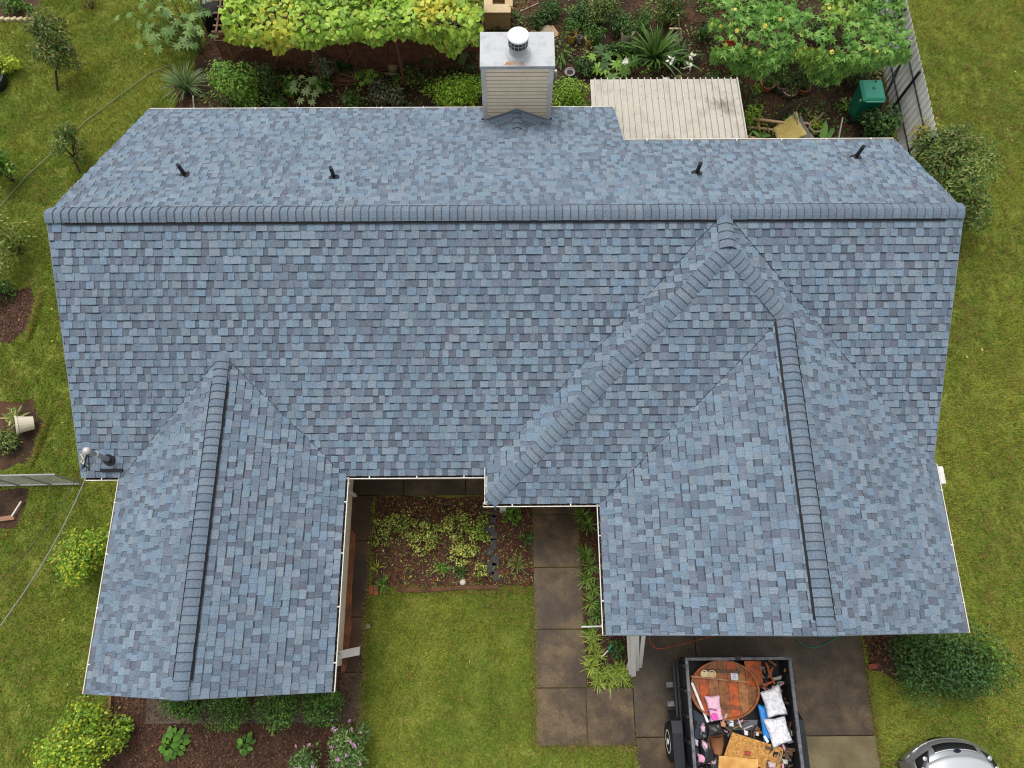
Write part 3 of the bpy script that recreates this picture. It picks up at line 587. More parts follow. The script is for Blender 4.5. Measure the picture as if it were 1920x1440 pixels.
def star(lobes=5):
    o = [(.08, 0, 0)]
    for k in range(lobes):
        a = math.radians(-118+236*k/(lobes-1)); r = (.62, .8, 1., .8, .62)[k] if lobes == 5 else .8
        for da, rr in ((-.24, .5), (0, 1), (.24, .5)):
            if da and rr == .5: pass
            o.append((.3+.7*r*rr*math.cos(a+da), .7*r*rr*math.sin(a+da)*1.05, -.08*rr))
    return fan(o)
T_STAR = star()
def palm(nl=7):
    Vs = []; Fs = []
    for k in range(nl):
        a = math.radians(-125+250*k/(nl-1)); L = 1-.28*abs(k-(nl-1)/2)/((nl-1)/2); t = T_OVAL[0].copy(); t[:, 0] *= L; t[:, 1] *= .34; t[:, 2] = t[:, 2]*.5-.16*t[:, 0]**2
        x, y = t[:, 0].copy(), t[:, 1].copy(); t[:, 0] = x*math.cos(a)-y*math.sin(a); t[:, 1] = x*math.sin(a)+y*math.cos(a)
        Fs.append(T_OVAL[1]+8*k); Vs.append(t)
    return np.concatenate(Vs), np.concatenate(Fs)
T_PALM = palm()
def nrmz(a): return a/np.maximum(np.linalg.norm(a, axis=1, keepdims=True), 1e-9)
def place(T, pos, dirv, nor, L, Wd):
    tv, tf = T; z = nrmz(nor); x = nrmz(dirv-z*(dirv*z).sum(1, keepdims=True)); y = np.cross(z, x); n = len(pos)
    V = pos[:, None]+x[:, None]*tv[None, :, :1]*L[:, None, None]+y[:, None]*tv[None, :, 1:2]*Wd[:, None, None]+z[:, None]*tv[None, :, 2:]*L[:, None, None]
    return V.reshape(-1, 3), (tf[None]+(np.arange(n)*len(tv))[:, None, None]).reshape(-1, 3)
def pick(cols, n, r, var=.18):
    c = np.array(cols)[r.integers(0, len(cols), n)]; return c*r.uniform(1-var, 1+var, (n, 1))
def leafobj(name, T, pos, dirv, nor, L, Wd, col, mat, parent, kind='stuff', smooth=False):
    V, F = place(T, pos, dirv, nor, L, Wd); me = npmesh(name, V, F, np.repeat(col, len(T[0]), 0), smooth); me.materials.append(mat)
    return link(name, me, None, parent, kind)
def crown(c, rad, n, nc, r, spread=.72, cs=(.34, .52), shell=.55):
    "points and normals on many overlapping clumps that fill an ellipsoid unevenly"
    c = np.array(c); rad = np.array(rad); d = nrmz(r.normal(size=(nc, 3))); cc = c+d*rad*(r.random((nc, 1))**.45)*spread; cr = r.uniform(*cs, nc)
    k = r.integers(0, nc, n); d = nrmz(r.normal(size=(n, 3))); q = shell+(1-shell)*r.random((n, 1))
    pos = cc[k]+d*q*rad*cr[k][:, None]; nor = nrmz(d+np.array([0, 0, .55])+r.normal(0, .45, (n, 3))); dirv = nrmz(d*[1, 1, .3]+r.normal(0, .6, (n, 3))+[0, 0, -.25])
    ok = pos[:, 2] > .03; return pos[ok], nor[ok], dirv[ok], k[ok], cc
def shrub(name, label, cat, c, rad, n, cols, leaf=(.05, .09), wr=.5, nc=14, seed=0, group=None, mat=M_LEAF, T=T_DIA, base=None, trunk=.03, stems=5, spread=.72, cs=(.34, .52), bark=M_BARK, part='foliage'):
    r = np.random.default_rng(seed); c = np.array(c, float); base = np.array(base if base is not None else (c[0], c[1], 0.0), float)
    e = empty(name, base, label, cat, group); pos, nor, dirv, k, cc = crown(c, rad, n, nc, r, spread, cs)
    tint = r.uniform(.72, 1.22, (nc, 1)); L = r.uniform(*leaf, len(pos)); col = pick(cols, len(pos), r)*tint[k]
    leafobj(part, T, pos, dirv, nor, L, L*wr, col, mat, e)
    m = MB(); top = c-[0, 0, rad[2]*.2]
    if trunk > .03: m.tube([base, base*.5+top*.5+r.normal(0, .04, 3), top], [trunk, trunk*.8, trunk*.45], 8); st = (base+top)/2
    else: st = base
    for q in cc[:min(nc, stems+8)]: m.tube([st, (st+q)/2+r.normal(0, .05, 3), q], [max(.012, trunk*.45), max(.009, trunk*.3), .005], 5)
    m.build('trunk' if trunk > .03 else 'stems', bark, e, use_col=False, smooth=True)
    return e
def straps(name, label, cat, base, n, L, w, cols, seed=0, group=None, spread=.6, up=.8, parent=None, part='blades', z0=0.0):
    "arching strap leaves from one crown"
    r = np.random.default_rng(seed); e = parent or empty(name, (base[0], base[1], 0), label, cat, group); Vs = []; Fs = []; Cs = []; o = 0
    for i in range(n):
        a = r.uniform(0, 6.283); l = r.uniform(.6, 1)*L; lean = r.uniform(.25, 1)*spread; d = np.array([math.cos(a), math.sin(a), 0]); s = np.array([-d[1], d[0], 0]); c = pick(cols, 1, r, .2)[0]
        b0 = np.array([base[0], base[1], z0])+d*r.uniform(0, .05)
        for k, t in enumerate((0, .3, .6, .85, 1)):
            q = b0+d*l*lean*(t**1.5)+np.array([0, 0, l*up*(t-lean*.62*t*t*1.15)]); q[2] = max(q[2], .01+z0); ww = w*(1, 1.15, 1, .7, .06)[k]/2
            Vs += [q-s*ww, q+s*ww+np.array([0, 0, .15*ww])]; Cs += [c, c]
        for k in range(4): Fs.append((o+2*k, o+2*k+1, o+2*k+3, o+2*k+2))
        o += 10
    me = npmesh(part, np.array(Vs), np.array(Fs), np.array(Cs)); me.materials.append(M_LEAF); link(part, me, None, e, 'stuff'); return e
def tplmesh(name, T, size, w, cols, k, seed):
    "k shared leaf meshes of one kind"
    r = np.random.default_rng(seed); out = []
    for i in range(k):
        tv, tf = T; V = tv*[size, size*w, size]*r.uniform(.85, 1.15); me = npmesh(name, V, tf, np.repeat(pick(cols, 1, r), len(V), 0)); me.materials.append(M_LEAF); out.append(me)
    return out
def put(me, name, pos, dirv, nor, parent, s=1.0):
    z = Vector(nor).normalized(); x = Vector(dirv); x = (x-z*x.dot(z)).normalized(); y = z.cross(x); o = bpy.data.objects.new(name, me); COL.objects.link(o)
    m = Matrix((x, y, z)).transposed().to_4x4(); m.translation = Vector(pos); o.parent = parent; o.matrix_basis = wm(parent).inverted() @ m @ Matrix.Scale(s, 4); return o
def palmate(name, label, base, n, h, spread, size, cols, seed, group=None, w=1.0, T=T_PALM, cat='plant', lean=(0, 0)):
    "stems that end in big leaves, each leaf an object"
    r = np.random.default_rng(seed); e = empty(name, (base[0], base[1], 0), label, cat, group); me = tplmesh('leaf', T, size, w, cols, 5, seed); m = MB()
    for i in range(n):
        a = i*2.4+r.uniform(-.3, .3); rr = spread*math.sqrt((i+.5)/n); q = np.array([base[0]+rr*math.cos(a)+lean[0]*r.random(), base[1]+rr*math.sin(a)+lean[1]*r.random(), h*r.uniform(.65, 1.0)*(1-.25*rr/max(spread, .01))])
        d = np.array([math.cos(a), math.sin(a), -.25]); nn = np.array([.3*math.cos(a), .3*math.sin(a), 1])+r.normal(0, .2, 3)
        put(me[i % 5], 'leaf', q, d, nn, e, r.uniform(.75, 1.15)); m.tube([(base[0]+r.normal(0, .04), base[1]+r.normal(0, .04), 0), (np.array([*base[:2], 0])*.5+q*.5)*[1, 1, 1.15], q], [.014, .011, .006], 5, col=S(96, 110, 56))
    m.build('stems', M_ATTR, e, smooth=True); return e
YG = [S(176, 190, 52), S(150, 176, 50), S(196, 200, 62), S(128, 160, 46)]
LG = [S(120, 162, 56), S(104, 150, 50), S(140, 172, 62), S(90, 132, 46)]
MG = [S(86, 122, 52), S(72, 108, 44), S(100, 134, 58), S(62, 94, 40)]
DG = [S(64, 98, 42), S(54, 86, 36), S(76, 110, 50), S(48, 76, 34)]
OL = [S(136, 140, 74), S(112, 124, 62), S(154, 146, 82), S(96, 108, 54)]
# --- left lawn
b = g(108, 170); shrub('small_tree', 'thin leaning tree with dark olive leaves on upper left lawn', 'tree', g(100, 78, 1.2), (.62, .6, .95), 3000, OL+MG+[S(160, 152, 90)], (.07, .12), .38, 16, 1, 'young trees on the left lawn', base=b, trunk=.035, spread=.8, cs=(.28, .42))
b = g(150, 325); shrub('small_tree', 'sparse olive-leaved sapling standing behind the left roof corner', 'tree', g(132, 268, .75), (.48, .48, .62), 1300, OL+MG, (.06, .1), .4, 9, 2, 'young trees on the left lawn', base=b, trunk=.032, spread=.85, cs=(.25, .4))
shrub('golden_shrub', 'bright yellow-green shrub cut by left edge above dark pot', 'shrub', g(0, 118, .35), (.45, .42, .35), 900, YG, (.05, .09), .5, 10, 3)
shrub('pale_bush', 'pale green bush at left edge beside red-brown mulch', 'shrub', g(-2, 440, .9), (.5, 1.0, .8), 1500, [S(150, 160, 80), S(120, 140, 62), S(176, 176, 100), S(96, 122, 54)], (.06, .11), .5, 14, 4, spread=.85)
shrub('edge_bush', 'broad-leaved green bush at left edge above the pale bush', 'shrub', g(-8, 310, .7), (.35, .4, .5), 420, MG+LG, (.09, .15), .55, 8, 5)
shrub('low_bush', 'dark green bush at left edge growing in the mulch circle', 'shrub', g(-2, 550, .3), (.42, .5, .35), 700, MG+DG, (.05, .09), .5, 9, 6)
shrub('low_bush', 'low olive bush at left edge beside the white pot', 'shrub', g(8, 822, .25), (.6, .35, .3), 1100, MG+OL, (.05, .08), .45, 10, 7)
shrub('golden_bush', 'rounded yellow-green bush growing beside the left wing eave', 'shrub', g(155, 1035, .75), (.62, .75, .62), 2600, YG+LG[:2], (.05, .09), .6, 20, 8, 'golden bushes left of the house')
shrub('golden_bush', 'largest yellow-green bush at the bottom left of front bed', 'shrub', g(150, 1400, .7), (1.0, .85, .65), 3600, YG+LG[:2], (.05, .09), .6, 26, 9, 'golden bushes left of the house')
shrub('golden_bush', 'small green-yellow bush beside brick edge of the front bed', 'shrub', g(222, 1375, .4), (.35, .4, .4), 800, LG+YG[:2], (.05, .09), .6, 9, 10, 'golden bushes left of the house')
shrub('leafy_bush', 'leafy green bush under the far bed at top left corner', 'shrub', g(25, 6, .3), (.5, .3, .3), 700, MG+LG, (.06, .1), .5, 8, 11)
shrub('bare_shrub', 'brown twiggy shrub at the top edge of the left lawn', 'shrub', g(165, 4, .25), (.3, .25, .22), 260, [S(110, 84, 50), S(140, 112, 60), S(92, 70, 44)], (.04, .07), .4, 7, 12)
# --- under the front gable
for i, (px, py, rx, lab) in enumerate([(348, 1314, .42, 'leftmost clipped dark green shrub under the left gable'), (430, 1320, .52, 'second clipped green shrub from left under the left gable'), (520, 1322, .52, 'clipped green shrub with bare stem under the left gable'), (600, 1318, .5, 'rightmost clipped green shrub by the corner of left gable')]):
    q = g(px, py, .6); shrub('clipped_shrub', lab, 'shrub', (q[0], q[1]-.03, .66), (rx*1.08, .46, .46), 3000, DG+MG+LG[:2]+[S(94, 140, 56)], (.035, .065), .5, 18, 20+i, 'clipped shrubs under the left gable', M_GLOSSLEAF, spread=.8, cs=(.3, .45), base=(q[0], q[1]-.05, 0))
HG = [S(104, 150, 52), S(88, 136, 46), S(120, 164, 64), S(76, 118, 42)]
def hosta(px, py, R, n, lab, seed):
    q = g(px, py, .1); r = np.random.default_rng(seed); e = empty('hosta', (q[0], q[1], 0), lab, 'plant', 'broad-leaved plants in the front bed'); me = tplmesh('leaf', T_OVAL, .15, .72, HG, 6, seed); m = MB()
    for i in range(n):
        a = i*2.4; rr = R*math.sqrt((i+.3)/n); z = .3-.2*rr/R; pos = np.array([q[0]+rr*.55*math.cos(a), q[1]+rr*.55*math.sin(a), z]); put(me[i % 6], 'leaf', pos, (math.cos(a), math.sin(a), -.3), (.45*math.cos(a)+r.normal(0, .15), .45*math.sin(a)+r.normal(0, .15), 1), e, r.uniform(.75, 1.2)); m.tube([(q[0], q[1], 0), pos], .007, 5, col=HG[0])
    m.build('stems', M_ATTR, e)
hosta(325, 1395, .38, 30, 'large broad-leaved green hosta in the front mulch bed', 31); hosta(461, 1396, .2, 13, 'small broad-leaved green hosta right of the large one', 32)
def phlox(px, py, rx, ry, n, fl, lab, seed):
    q = g(px, py, .55); e = shrub('flower_bush', lab, 'shrub', q, (rx, ry, .5), n, [S(120, 150, 84), S(98, 132, 66), S(140, 164, 100), S(84, 114, 56)], (.06, .11), .32, 14, seed, 'pink flowering bushes in the front bed', base=(q[0], q[1], 0)); r = np.random.default_rng(seed); me = []
    for k in range(4):
        pos = r.normal(0, .02, (16, 3))*[1, 1, .6]; V, F = place(T_DIA, pos, r.normal(size=(16, 3)), r.normal(0, .4, (16, 3))+[0, 0, 1], np.full(16, .026), np.full(16, .026)); mm = npmesh('flower_head', V, F, np.repeat(pick([S(214, 164, 200), S(198, 136, 182), S(224, 186, 212)], 16, r), 4, 0)); mm.materials.append(M_LEAF); me.append(mm)
    for i in range(fl):
        a = r.uniform(0, 6.28); rr = math.sqrt(r.random())*.9; put(me[i % 4], 'flower_head', (q[0]+rx*rr*math.cos(a), q[1]+ry*rr*math.sin(a)+.1, .98-.25*rr*rr+r.uniform(-.05, .1)), (math.cos(a), math.sin(a), 0), (0, 0, 1), e, r.uniform(.7, 1.15))
phlox(645, 1400, .6, .6, 2800, 10, 'larger pink-flowered bush by the corner of the lawn', 33); phlox(572, 1428, .34, .34, 1100, 5, 'smaller pink-flowered bush left of the larger one', 34)
# --- courtyard bed
CY = [S(196, 202, 98), S(160, 180, 72), S(124, 154, 56), S(208, 206, 126), S(104, 136, 50), S(150, 130, 80)]
for i, (px, py, rx, ry, n, lab, cl) in enumerate([
    (745, 985, .42, .3, 520, 'green and yellow ground shrub at top left of courtyard bed', CY), (800, 1008, .4, .3, 600, 'yellow-leaved ground shrub in the middle of courtyard bed', CY), (858, 1000, .38, .42, 560, 'speckled ground shrub right of the middle of courtyard bed', CY),
    (898, 990, .24, .42, 420, 'leafy green ground shrub by the dark joint in courtyard bed', LG+CY[:2]), (868, 1040, .3, .22, 320, 'pale yellow ground shrub above the two grass tufts', CY[:2]+CY[3:4]), (712, 1000, .2, .3, 160, 'thin yellowing plant at left edge of courtyard bed', CY), (958, 963, .22, .18, 330, 'round green plant right of the dark joint in the bed', LG), (905, 1070, .2, .16, 160, 'thin yellow-green plant at lower right of courtyard bed', CY)]):
    shrub('ground_shrub', lab, 'shrub', g(px, py, .22), (rx*1.12, ry*1.2, .2), int(n*2.0), cl, (.03, .06), .6, 16, 40+i, 'ground shrubs in the courtyard bed', spread=1.0, cs=(.16, .36))
for i, (px, py, L, n, lab) in enumerate([(828, 1066, .32, 34, 'yellow-green strap-leaved tuft in courtyard bed above stone edge'), (865, 1070, .3, 30, 'dark green strap-leaved tuft right of the yellow-green one'), (718, 1097, .3, 38, 'green strap-leaved tuft in the lower left bed corner'), (985, 1010, .3, 28, 'strap-leaved tuft at the path edge, upper one'), (970, 1055, .36, 46, 'olive strap-leaved tuft at the path edge, lower one'), (708, 1065, .22, 16, 'small yellow strap tuft at left edge of courtyard bed')]):
    q = g(px, py); straps('strap_plant', lab, 'plant', q, n, L, .02, [HG, DG+MG, MG+LG, MG, OL, YG][i], 60+i, 'strap-leaved tufts in the courtyard bed', spread=.9)
# --- border along the path
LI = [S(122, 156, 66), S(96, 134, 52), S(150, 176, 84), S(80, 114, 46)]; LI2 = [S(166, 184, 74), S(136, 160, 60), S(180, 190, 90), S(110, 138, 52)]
for i, (px, py) in enumerate([(1092, 965), (1102, 985), (1098, 1040), (1108, 1062), (1100, 1085), (1112, 1105), (1108, 1130), (1118, 1150), (1106, 1178), (1110, 1195), (1112, 1210), (1118, 1228), (1108, 1248), (1122, 1262), (1138, 1262), (1154, 1258), (1165, 1270), (1120, 1278), (1142, 1276), (1165, 1252)]):
    q = g(px, py); ORD = 'first second third fourth fifth sixth seventh eighth ninth tenth eleventh twelfth'.split(); lab = (ORD[i]+' shaded strap-leaved tuft from porch gutter down the path edge') if i < 9 else (ORD[i-9]+' light strap-leaved tuft down the open end of side bed')
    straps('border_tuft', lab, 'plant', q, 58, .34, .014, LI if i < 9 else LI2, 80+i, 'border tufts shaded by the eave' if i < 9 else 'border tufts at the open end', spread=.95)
shrub('leafy_plant', 'green broad-leaved plant under the gutter corner of right wing', 'plant', g(1135, 1140, .2), (.2, .3, .2), 300, MG+DG, (.06, .1), .5, 8, 110)
shrub('leafy_plant', 'green leafy plant beside the white planks', 'plant', g(1158, 1212, .25), (.22, .2, .22), 300, MG+DG, (.06, .1), .5, 8, 111)
# --- right side
q = g(1788, 1238, .8); shrub('evergreen_shrub', 'large dark green shrub at the right wing front corner', 'shrub', (q[0], q[1], .8), (1.3, 1.12, .8), 11000, DG+[S(60, 96, 46), S(74, 108, 54)], (.045, .08), .55, 34, 120, None, M_GLOSSLEAF, spread=.78)
shrub('young_sprigs', 'light green sprigs growing out of the large dark shrub', 'shrub', g(1860, 1215, 1.0), (.4, .6, .45), 420, LG+MG, (.05, .09), .5, 9, 121, spread=.95)
q = g(1782, 345, 1.1); shrub('loose_shrub', 'large loose shrub by the right back corner of the roof', 'shrub', q, (1.15, 1.5, 1.05), 20000, MG+OL+[S(122, 150, 66), S(140, 160, 80)], (.07, .13), .34, 44, 122, spread=.8, cs=(.28, .44))
shrub('flowering_sprigs', 'small shrub with yellow tips and orange buds at fence end', 'shrub', g(1738, 248, 1.2), (.5, .4, .35), 700, [S(150, 170, 60), S(176, 186, 70), S(120, 150, 56), S(200, 150, 110)], (.06, .1), .4, 10, 123)
q = g(1648, 226, .5); shrub('round_evergreen', 'round glossy dark green bush in front of green wheeled bin', 'shrub', q, (.5, .48, .5), 1500, DG, (.08, .12), .6, 16, 124, None, M_GLOSSLEAF)
# --- back garden
e = palmate('palmate_tree', 'tall plant with big palmate pale green leaves left of vine pergola', g(375, 95), 62, 1.5, 1.05, .2, [S(128, 158, 88), S(108, 142, 74), S(146, 172, 104), S(94, 126, 64)], 130, lean=(-.7, .3))
straps('spiky_tuft', 'large spiky blue-green grass tuft behind the left roof corner', 'plant', g(355, 172), 150, 1.05, .02, [S(104, 128, 78), S(84, 110, 64), S(122, 144, 92)], 131, spread=.95, up=1.0)
shrub('green_bush', 'tall bright green bush behind the left end of back eave', 'shrub', g(446, 155, .6), (.75, .72, .7), 2600, LG+[S(128, 170, 70)], (.07, .12), .45, 20, 132)
shrub('green_bush', 'small leafy bush right of the tall bright green bush', 'shrub', g(497, 150, .5), (.3, .5, .45), 600, MG+DG, (.06, .11), .45, 9, 133)
shrub('vegetable_plant', 'leafy green vegetable plant on bare soil behind back eave', 'plant', g(540, 155, .3), (.3, .4, .3), 420, LG+MG, (.08, .14), .5, 8, 134)
shrub('grey_bush', 'grey-green bush in front of the bean poles', 'shrub', g(608, 130, .4), (.42, .45, .42), 900, [S(112, 124, 92), S(92, 108, 76), S(130, 138, 108)], (.05, .09), .45, 10, 135)
palmate('palmate_plant', 'pale palmate plant touching the back eave, left of dark mound', g(580, 188), 12, .7, .4, .2, [S(150, 176, 110), S(170, 190, 130), S(128, 156, 92)], 136)
palmate('palmate_plant', 'small green palmate plant on soil beside brushwood pile', g(690, 160), 9, .5, .25, .17, LG, 137)
palmate('palmate_plant', 'tall palmate plant at the right end of the plank wall', g(840, 105), 14, 1.0, .55, .27, [S(128, 164, 92), S(108, 146, 78), S(148, 178, 108)], 138)
palmate('palmate_plant', 'palmate plant close to the left side of the chimney', g(875, 128), 12, .8, .4, .25, MG+LG[:1], 139)
palmate('palmate_plant', 'palmate plant below the tall one by the plank wall', g(805, 120), 10, .7, .35, .22, MG+LG[:1], 140)
shrub('dark_mound', 'low dark purple-green bush mound behind the back eave', 'shrub', g(725, 178, .35), (.62, .42, .4), 1600, [S(86, 84, 66), S(104, 104, 80), S(70, 72, 54), S(98, 112, 76)], (.05, .1), .6, 16, 141)
shrub('green_bush', 'low green bush left of the dark mound', 'shrub', g(660, 190, .25), (.3, .3, .25), 500, MG, (.05, .09), .5, 8, 142)
shrub('lime_hedge', 'bright lime green clipped hedge left of the chimney', 'hedge', g(845, 172, .5), (.95, .5, .48), 4200, [S(150, 186, 50), S(128, 170, 46), S(168, 196, 64), S(104, 148, 42)], (.05, .09), .42, 26, 143, 'lime hedges by the chimney')
shrub('lime_hedge', 'bright lime green clipped hedge right of the chimney', 'hedge', g(1070, 178, .5), (.62, .48, .48), 2600, [S(140, 180, 52), S(122, 164, 46), S(160, 190, 66), S(100, 142, 42)], (.05, .09), .42, 18, 144, 'lime hedges by the chimney')
palmate('broadleaf_plant', 'rosette plant with long leaves just right of chimney cap', g(1050, 108), 16, .35, .3, .26, MG, 145, T=T_OVAL, w=.3)
palmate('palmate_plant', 'broad palmate plant behind the middle of corrugated roof', g(1150, 128), 18, .5, .6, .28, MG+LG[:1], 146)
shrub('dark_bush', 'dark bush on soil behind left end of corrugated roof', 'shrub', g(1100, 125, .25), (.4, .4, .25), 700, DG, (.06, .1), .5, 10, 147)
shrub('dark_bush', 'dark low bush behind the broad palmate plant', 'shrub', g(1150, 95, .25), (.45, .35, .25), 700, DG+MG[:1], (.06, .1), .5, 10, 148)
e = straps('ginger_clump', 'tall clump of arching strap leaves with white flowers', 'plant', g(1225, 120), 110, 1.35, .05, MG+[S(96, 130, 60)], 149, spread=.85, up=1.0)
straps('', '', '', g(1268, 118), 40, .9, .06, MG, 150, parent=e, spread=1.0)
r_ = np.random.default_rng(5)
for px, py in ((1260, 112), (1296, 104), (1292, 125), (1175, 115), (1246, 148)):
    q = g(px, py, .8); me = npmesh('flower', *place(T_DIA, np.repeat(q[None], 9, 0)+r_.normal(0, .03, (9, 3)), r_.normal(size=(9, 3)), r_.normal(0, .5, (9, 3))+[0, 0, 1], np.full(9, .12), np.full(9, .07)), np.tile(S(240, 238, 226), (36, 1))); me.materials.append(M_LEAF); link('flower', me, None, e)
for i, (px, py, rx, ry, h, n, cl, lab) in enumerate([(1085, 28, .4, .5, .5, 900, DG+MG, 'dark bush in the back behind the yellow pot'), (1125, 18, .6, .5, .8, 1500, MG+OL, 'feathery green bush at the top edge above the pots'), (1165, 40, .45, .4, .6, 900, DG, 'very dark bush behind the tall pale pot'), (1030, 15, .3, .4, .4, 500, MG+DG, 'small dark bush at top edge right of cardboard boxes'), (1255, 12, .7, .5, .9, 2000, OL+MG, 'olive willow-leaved bush at top edge left of flowering vine'), (1205, 45, .25, .5, .7, 700, MG, 'upright green climber beside the tall pale pot')]):
    shrub('garden_bush', lab, 'shrub', g(px, py, h*.6), (rx, ry, h*.6), n, cl, (.06, .12), .36, 14, 160+i, 'bushes along the top of back garden')
for i, (px, py, rx, n, cl, lab) in enumerate([(1375, 168, .34, 800, MG+LG, 'leafy bush at the right end of corrugated roof'), (1410, 212, .26, 500, LG+YG[:1], 'small bright green bush touching the corrugated roof edge'), (1500, 140, .4, 900, MG+DG, 'narrow-leaved bush hanging over the terracotta pots'), (1610, 140, .38, 700, DG+MG, 'dark shaded bush behind the green wheeled bin'), (1555, 60, .6, 700, DG, 'dark mass of leaves under the flowering vine')]):
    shrub('garden_plant', lab, 'shrub', g(px, py, .4), (rx, rx, .4), n, cl, (.06, .11), .4, 10, 170+i)
def vine(name, label, x0, x1, y0, y1, z, n, nsingle, T, size, cols, cols2, hang, seed, flowers=None, dmg=.45):
    r = np.random.default_rng(seed); e = empty(name, ((x0+x1)/2, y0, 0), label, 'vine')
    x = r.uniform(x0, x1, n); y = y0+(y1-y0)*r.random(n); bump = smooth_noise(x, y, 1.6, seed)*.4+smooth_noise(x, y, 4, seed+1)*.28
    ok = r.random(n) < np.clip((smooth_noise(x, y, 1.1, seed+2)*.6+smooth_noise(x, y, 3, seed+3)*.4-.26)*3.4+dmg*0, .12, 1)
    y = y-.35*smooth_noise(x, x*0, 1.9, seed+9)*np.clip(1-(y-y0)/.6, 0, 1); pos = np.stack([x, y+r.normal(0, .05, n), z+.05+bump+r.uniform(-.12, .06, n)], 1)[ok]
    m = int(n*.34); hx = r.uniform(x0, x1, m); dep = (.15+hang*1.5*smooth_noise(hx, hx*0, 2.1, seed+4)**2.2)*1.0; hz = z+.38-(dep+.12)*r.random(m)**.8; hp = np.stack([hx, y0-.02-.3*smooth_noise(hx, hx*0, 1.9, seed+9)-r.random(m)*.2, hz], 1)
    nor = np.concatenate([r.normal(0, .45, (len(pos), 3))+[0, -.25, 1], r.normal(0, .4, (m, 3))+[0, -.9, .6]]); dv = np.concatenate([r.normal(0, .7, (len(pos), 3))+[0, -.5, -.2], r.normal(0, .4, (m, 3))+[0, -.2, -.9]]); pos = np.concatenate([pos, hp])
    t = np.clip((smooth_noise(pos[:, 0], pos[:, 1], 1.1, seed+5)-.55)*3+r.normal(0, .3, len(pos)), 0, 1)[:, None]; col = pick(cols, len(pos), r)*(1-t)+pick(cols2, len(pos), r)*t
    L = r.uniform(.75, 1.25, len(pos))*size; q = pj(pos); vis = np.where((q[:, 0] > 10) & (q[:, 0] < 1910) & (q[:, 1] > 6) & (pos[:, 2] > z+.15))[0]
    s = vis[np.argsort(-pos[vis, 2]-L[vis])][:nsingle]; rest = np.ones(len(pos), bool); rest[s] = False
    leafobj('leaves', T, pos[rest], dv[rest], nor[rest], L[rest], L[rest], col[rest], M_LEAF, e)
    var = tplmesh('leaf', T, size, 1.0, cols, 8, seed)+tplmesh('leaf', T, size, 1.0, cols2, 4, seed+1)
    for i in s: put(var[int(r.integers(0, 8)) if t[i, 0] < .5 else 8+int(r.integers(0, 4))], 'leaf', pos[i], dv[i], nor[i], e, L[i]/size)
    mm = MB()
    for i in range(26):
        xx = r.uniform(x0, x1); pts = [(xx+r.normal(0, .1)*k, y0-.1+r.normal(0, .15)+(.4*(k > 2)), z*k/4) for k in range(5)]; mm.tube(pts, .012, 5)
    for i in range(30): a = np.array([r.uniform(x0, x1), r.uniform(y0, y1), z+.1]); mm.tube([a, a+r.normal(0, .35, 3)*[1, 1, .15], a+r.normal(0, .7, 3)*[1, 1, .15]], .008, 5)
    mm.build('vine_stems', M_BARK, e, use_col=False, smooth=True)
    if flowers:
        V, F = place(T_DIA, np.zeros((6, 3)), np.array([[math.cos(a), math.sin(a), .4] for a in np.arange(6)*1.047]), np.array([[0, 0, 1.]]*6), np.full(6, .055), np.full(6, .055)); fm = npmesh('flower', V, F, np.tile(S(238, 214, 92), (24, 1))); fm.materials.append(M_LEAF)
        for i in r.choice(vis, flowers): put(fm, 'flower', pos[i]+[0, -.03, .06], dv[i], nor[i], e, r.uniform(.7, 1.3))
    return e
vine('climbing_vine', 'yellow-green leafy vine covering the wooden pergola', -6.9, -.62, 7.0, 9.4, 2.0, 6200, 260, T_HEART, .12, [S(156, 190, 66), S(132, 172, 56), S(176, 202, 84), S(112, 152, 48)], [S(204, 200, 72), S(188, 186, 62), S(176, 188, 72)], .5, 201)
vine('flowering_vine', 'green star-leaved vine with yellow flowers in top right corner', 5.0, 9.65, 6.3, 9.2, 2.0, 4600, 260, T_STAR, .2, [S(116, 162, 68), S(98, 146, 58), S(136, 178, 84), S(84, 128, 50)], [S(150, 176, 70), S(132, 168, 72)], .55, 221, flowers=28)

for i, (px, py, rx, h, n, cl, lab) in enumerate([(470, 95, .35, .7, 500, MG+LG, 'leafy climber at the left end of plank wall'), (520, 185, .35, .4, 500, DG+MG, 'dark low plant right of tall bright green bush'), (600, 160, .3, .4, 420, LG+MG, 'fresh green plant between grey-green bush and eave'), (640, 120, .25, .4, 300, DG, 'dark plant at the foot of the bean poles'), (770, 140, .4, .35, 600, DG+OL, 'dull green plant above the dark mound'), (800, 95, .35, .6, 450, DG+MG, 'shaded leafy plant against the plank wall'), (890, 165, .3, .55, 700, LG, 'feathery green plant against the chimney left side'), (1010, 40, .3, .3, 350, DG+MG, 'dark plant right of the cardboard box'), (1190, 95, .35, .5, 600, MG, 'upright green plant left of the ginger clump'), (1320, 60, .3, .5, 450, MG+DG, 'leafy plant at left edge of flowering vine'), (1340, 150, .25, .4, 350, MG, 'green plant behind right end of corrugated roof'), (1445, 130, .35, .5, 600, MG+LG, 'leafy plant hanging behind terracotta pots'), (1580, 120, .35, .6, 500, DG+MG, 'dark leaves in front of sheet fence behind bin')]):
    shrub('border_plant', lab, 'plant', g(px, py, h*.5), (rx, rx, h*.6), n, cl, (.06, .12), .42, 9, 300+i, 'leafy plants crowding the back garden', spread=.9)
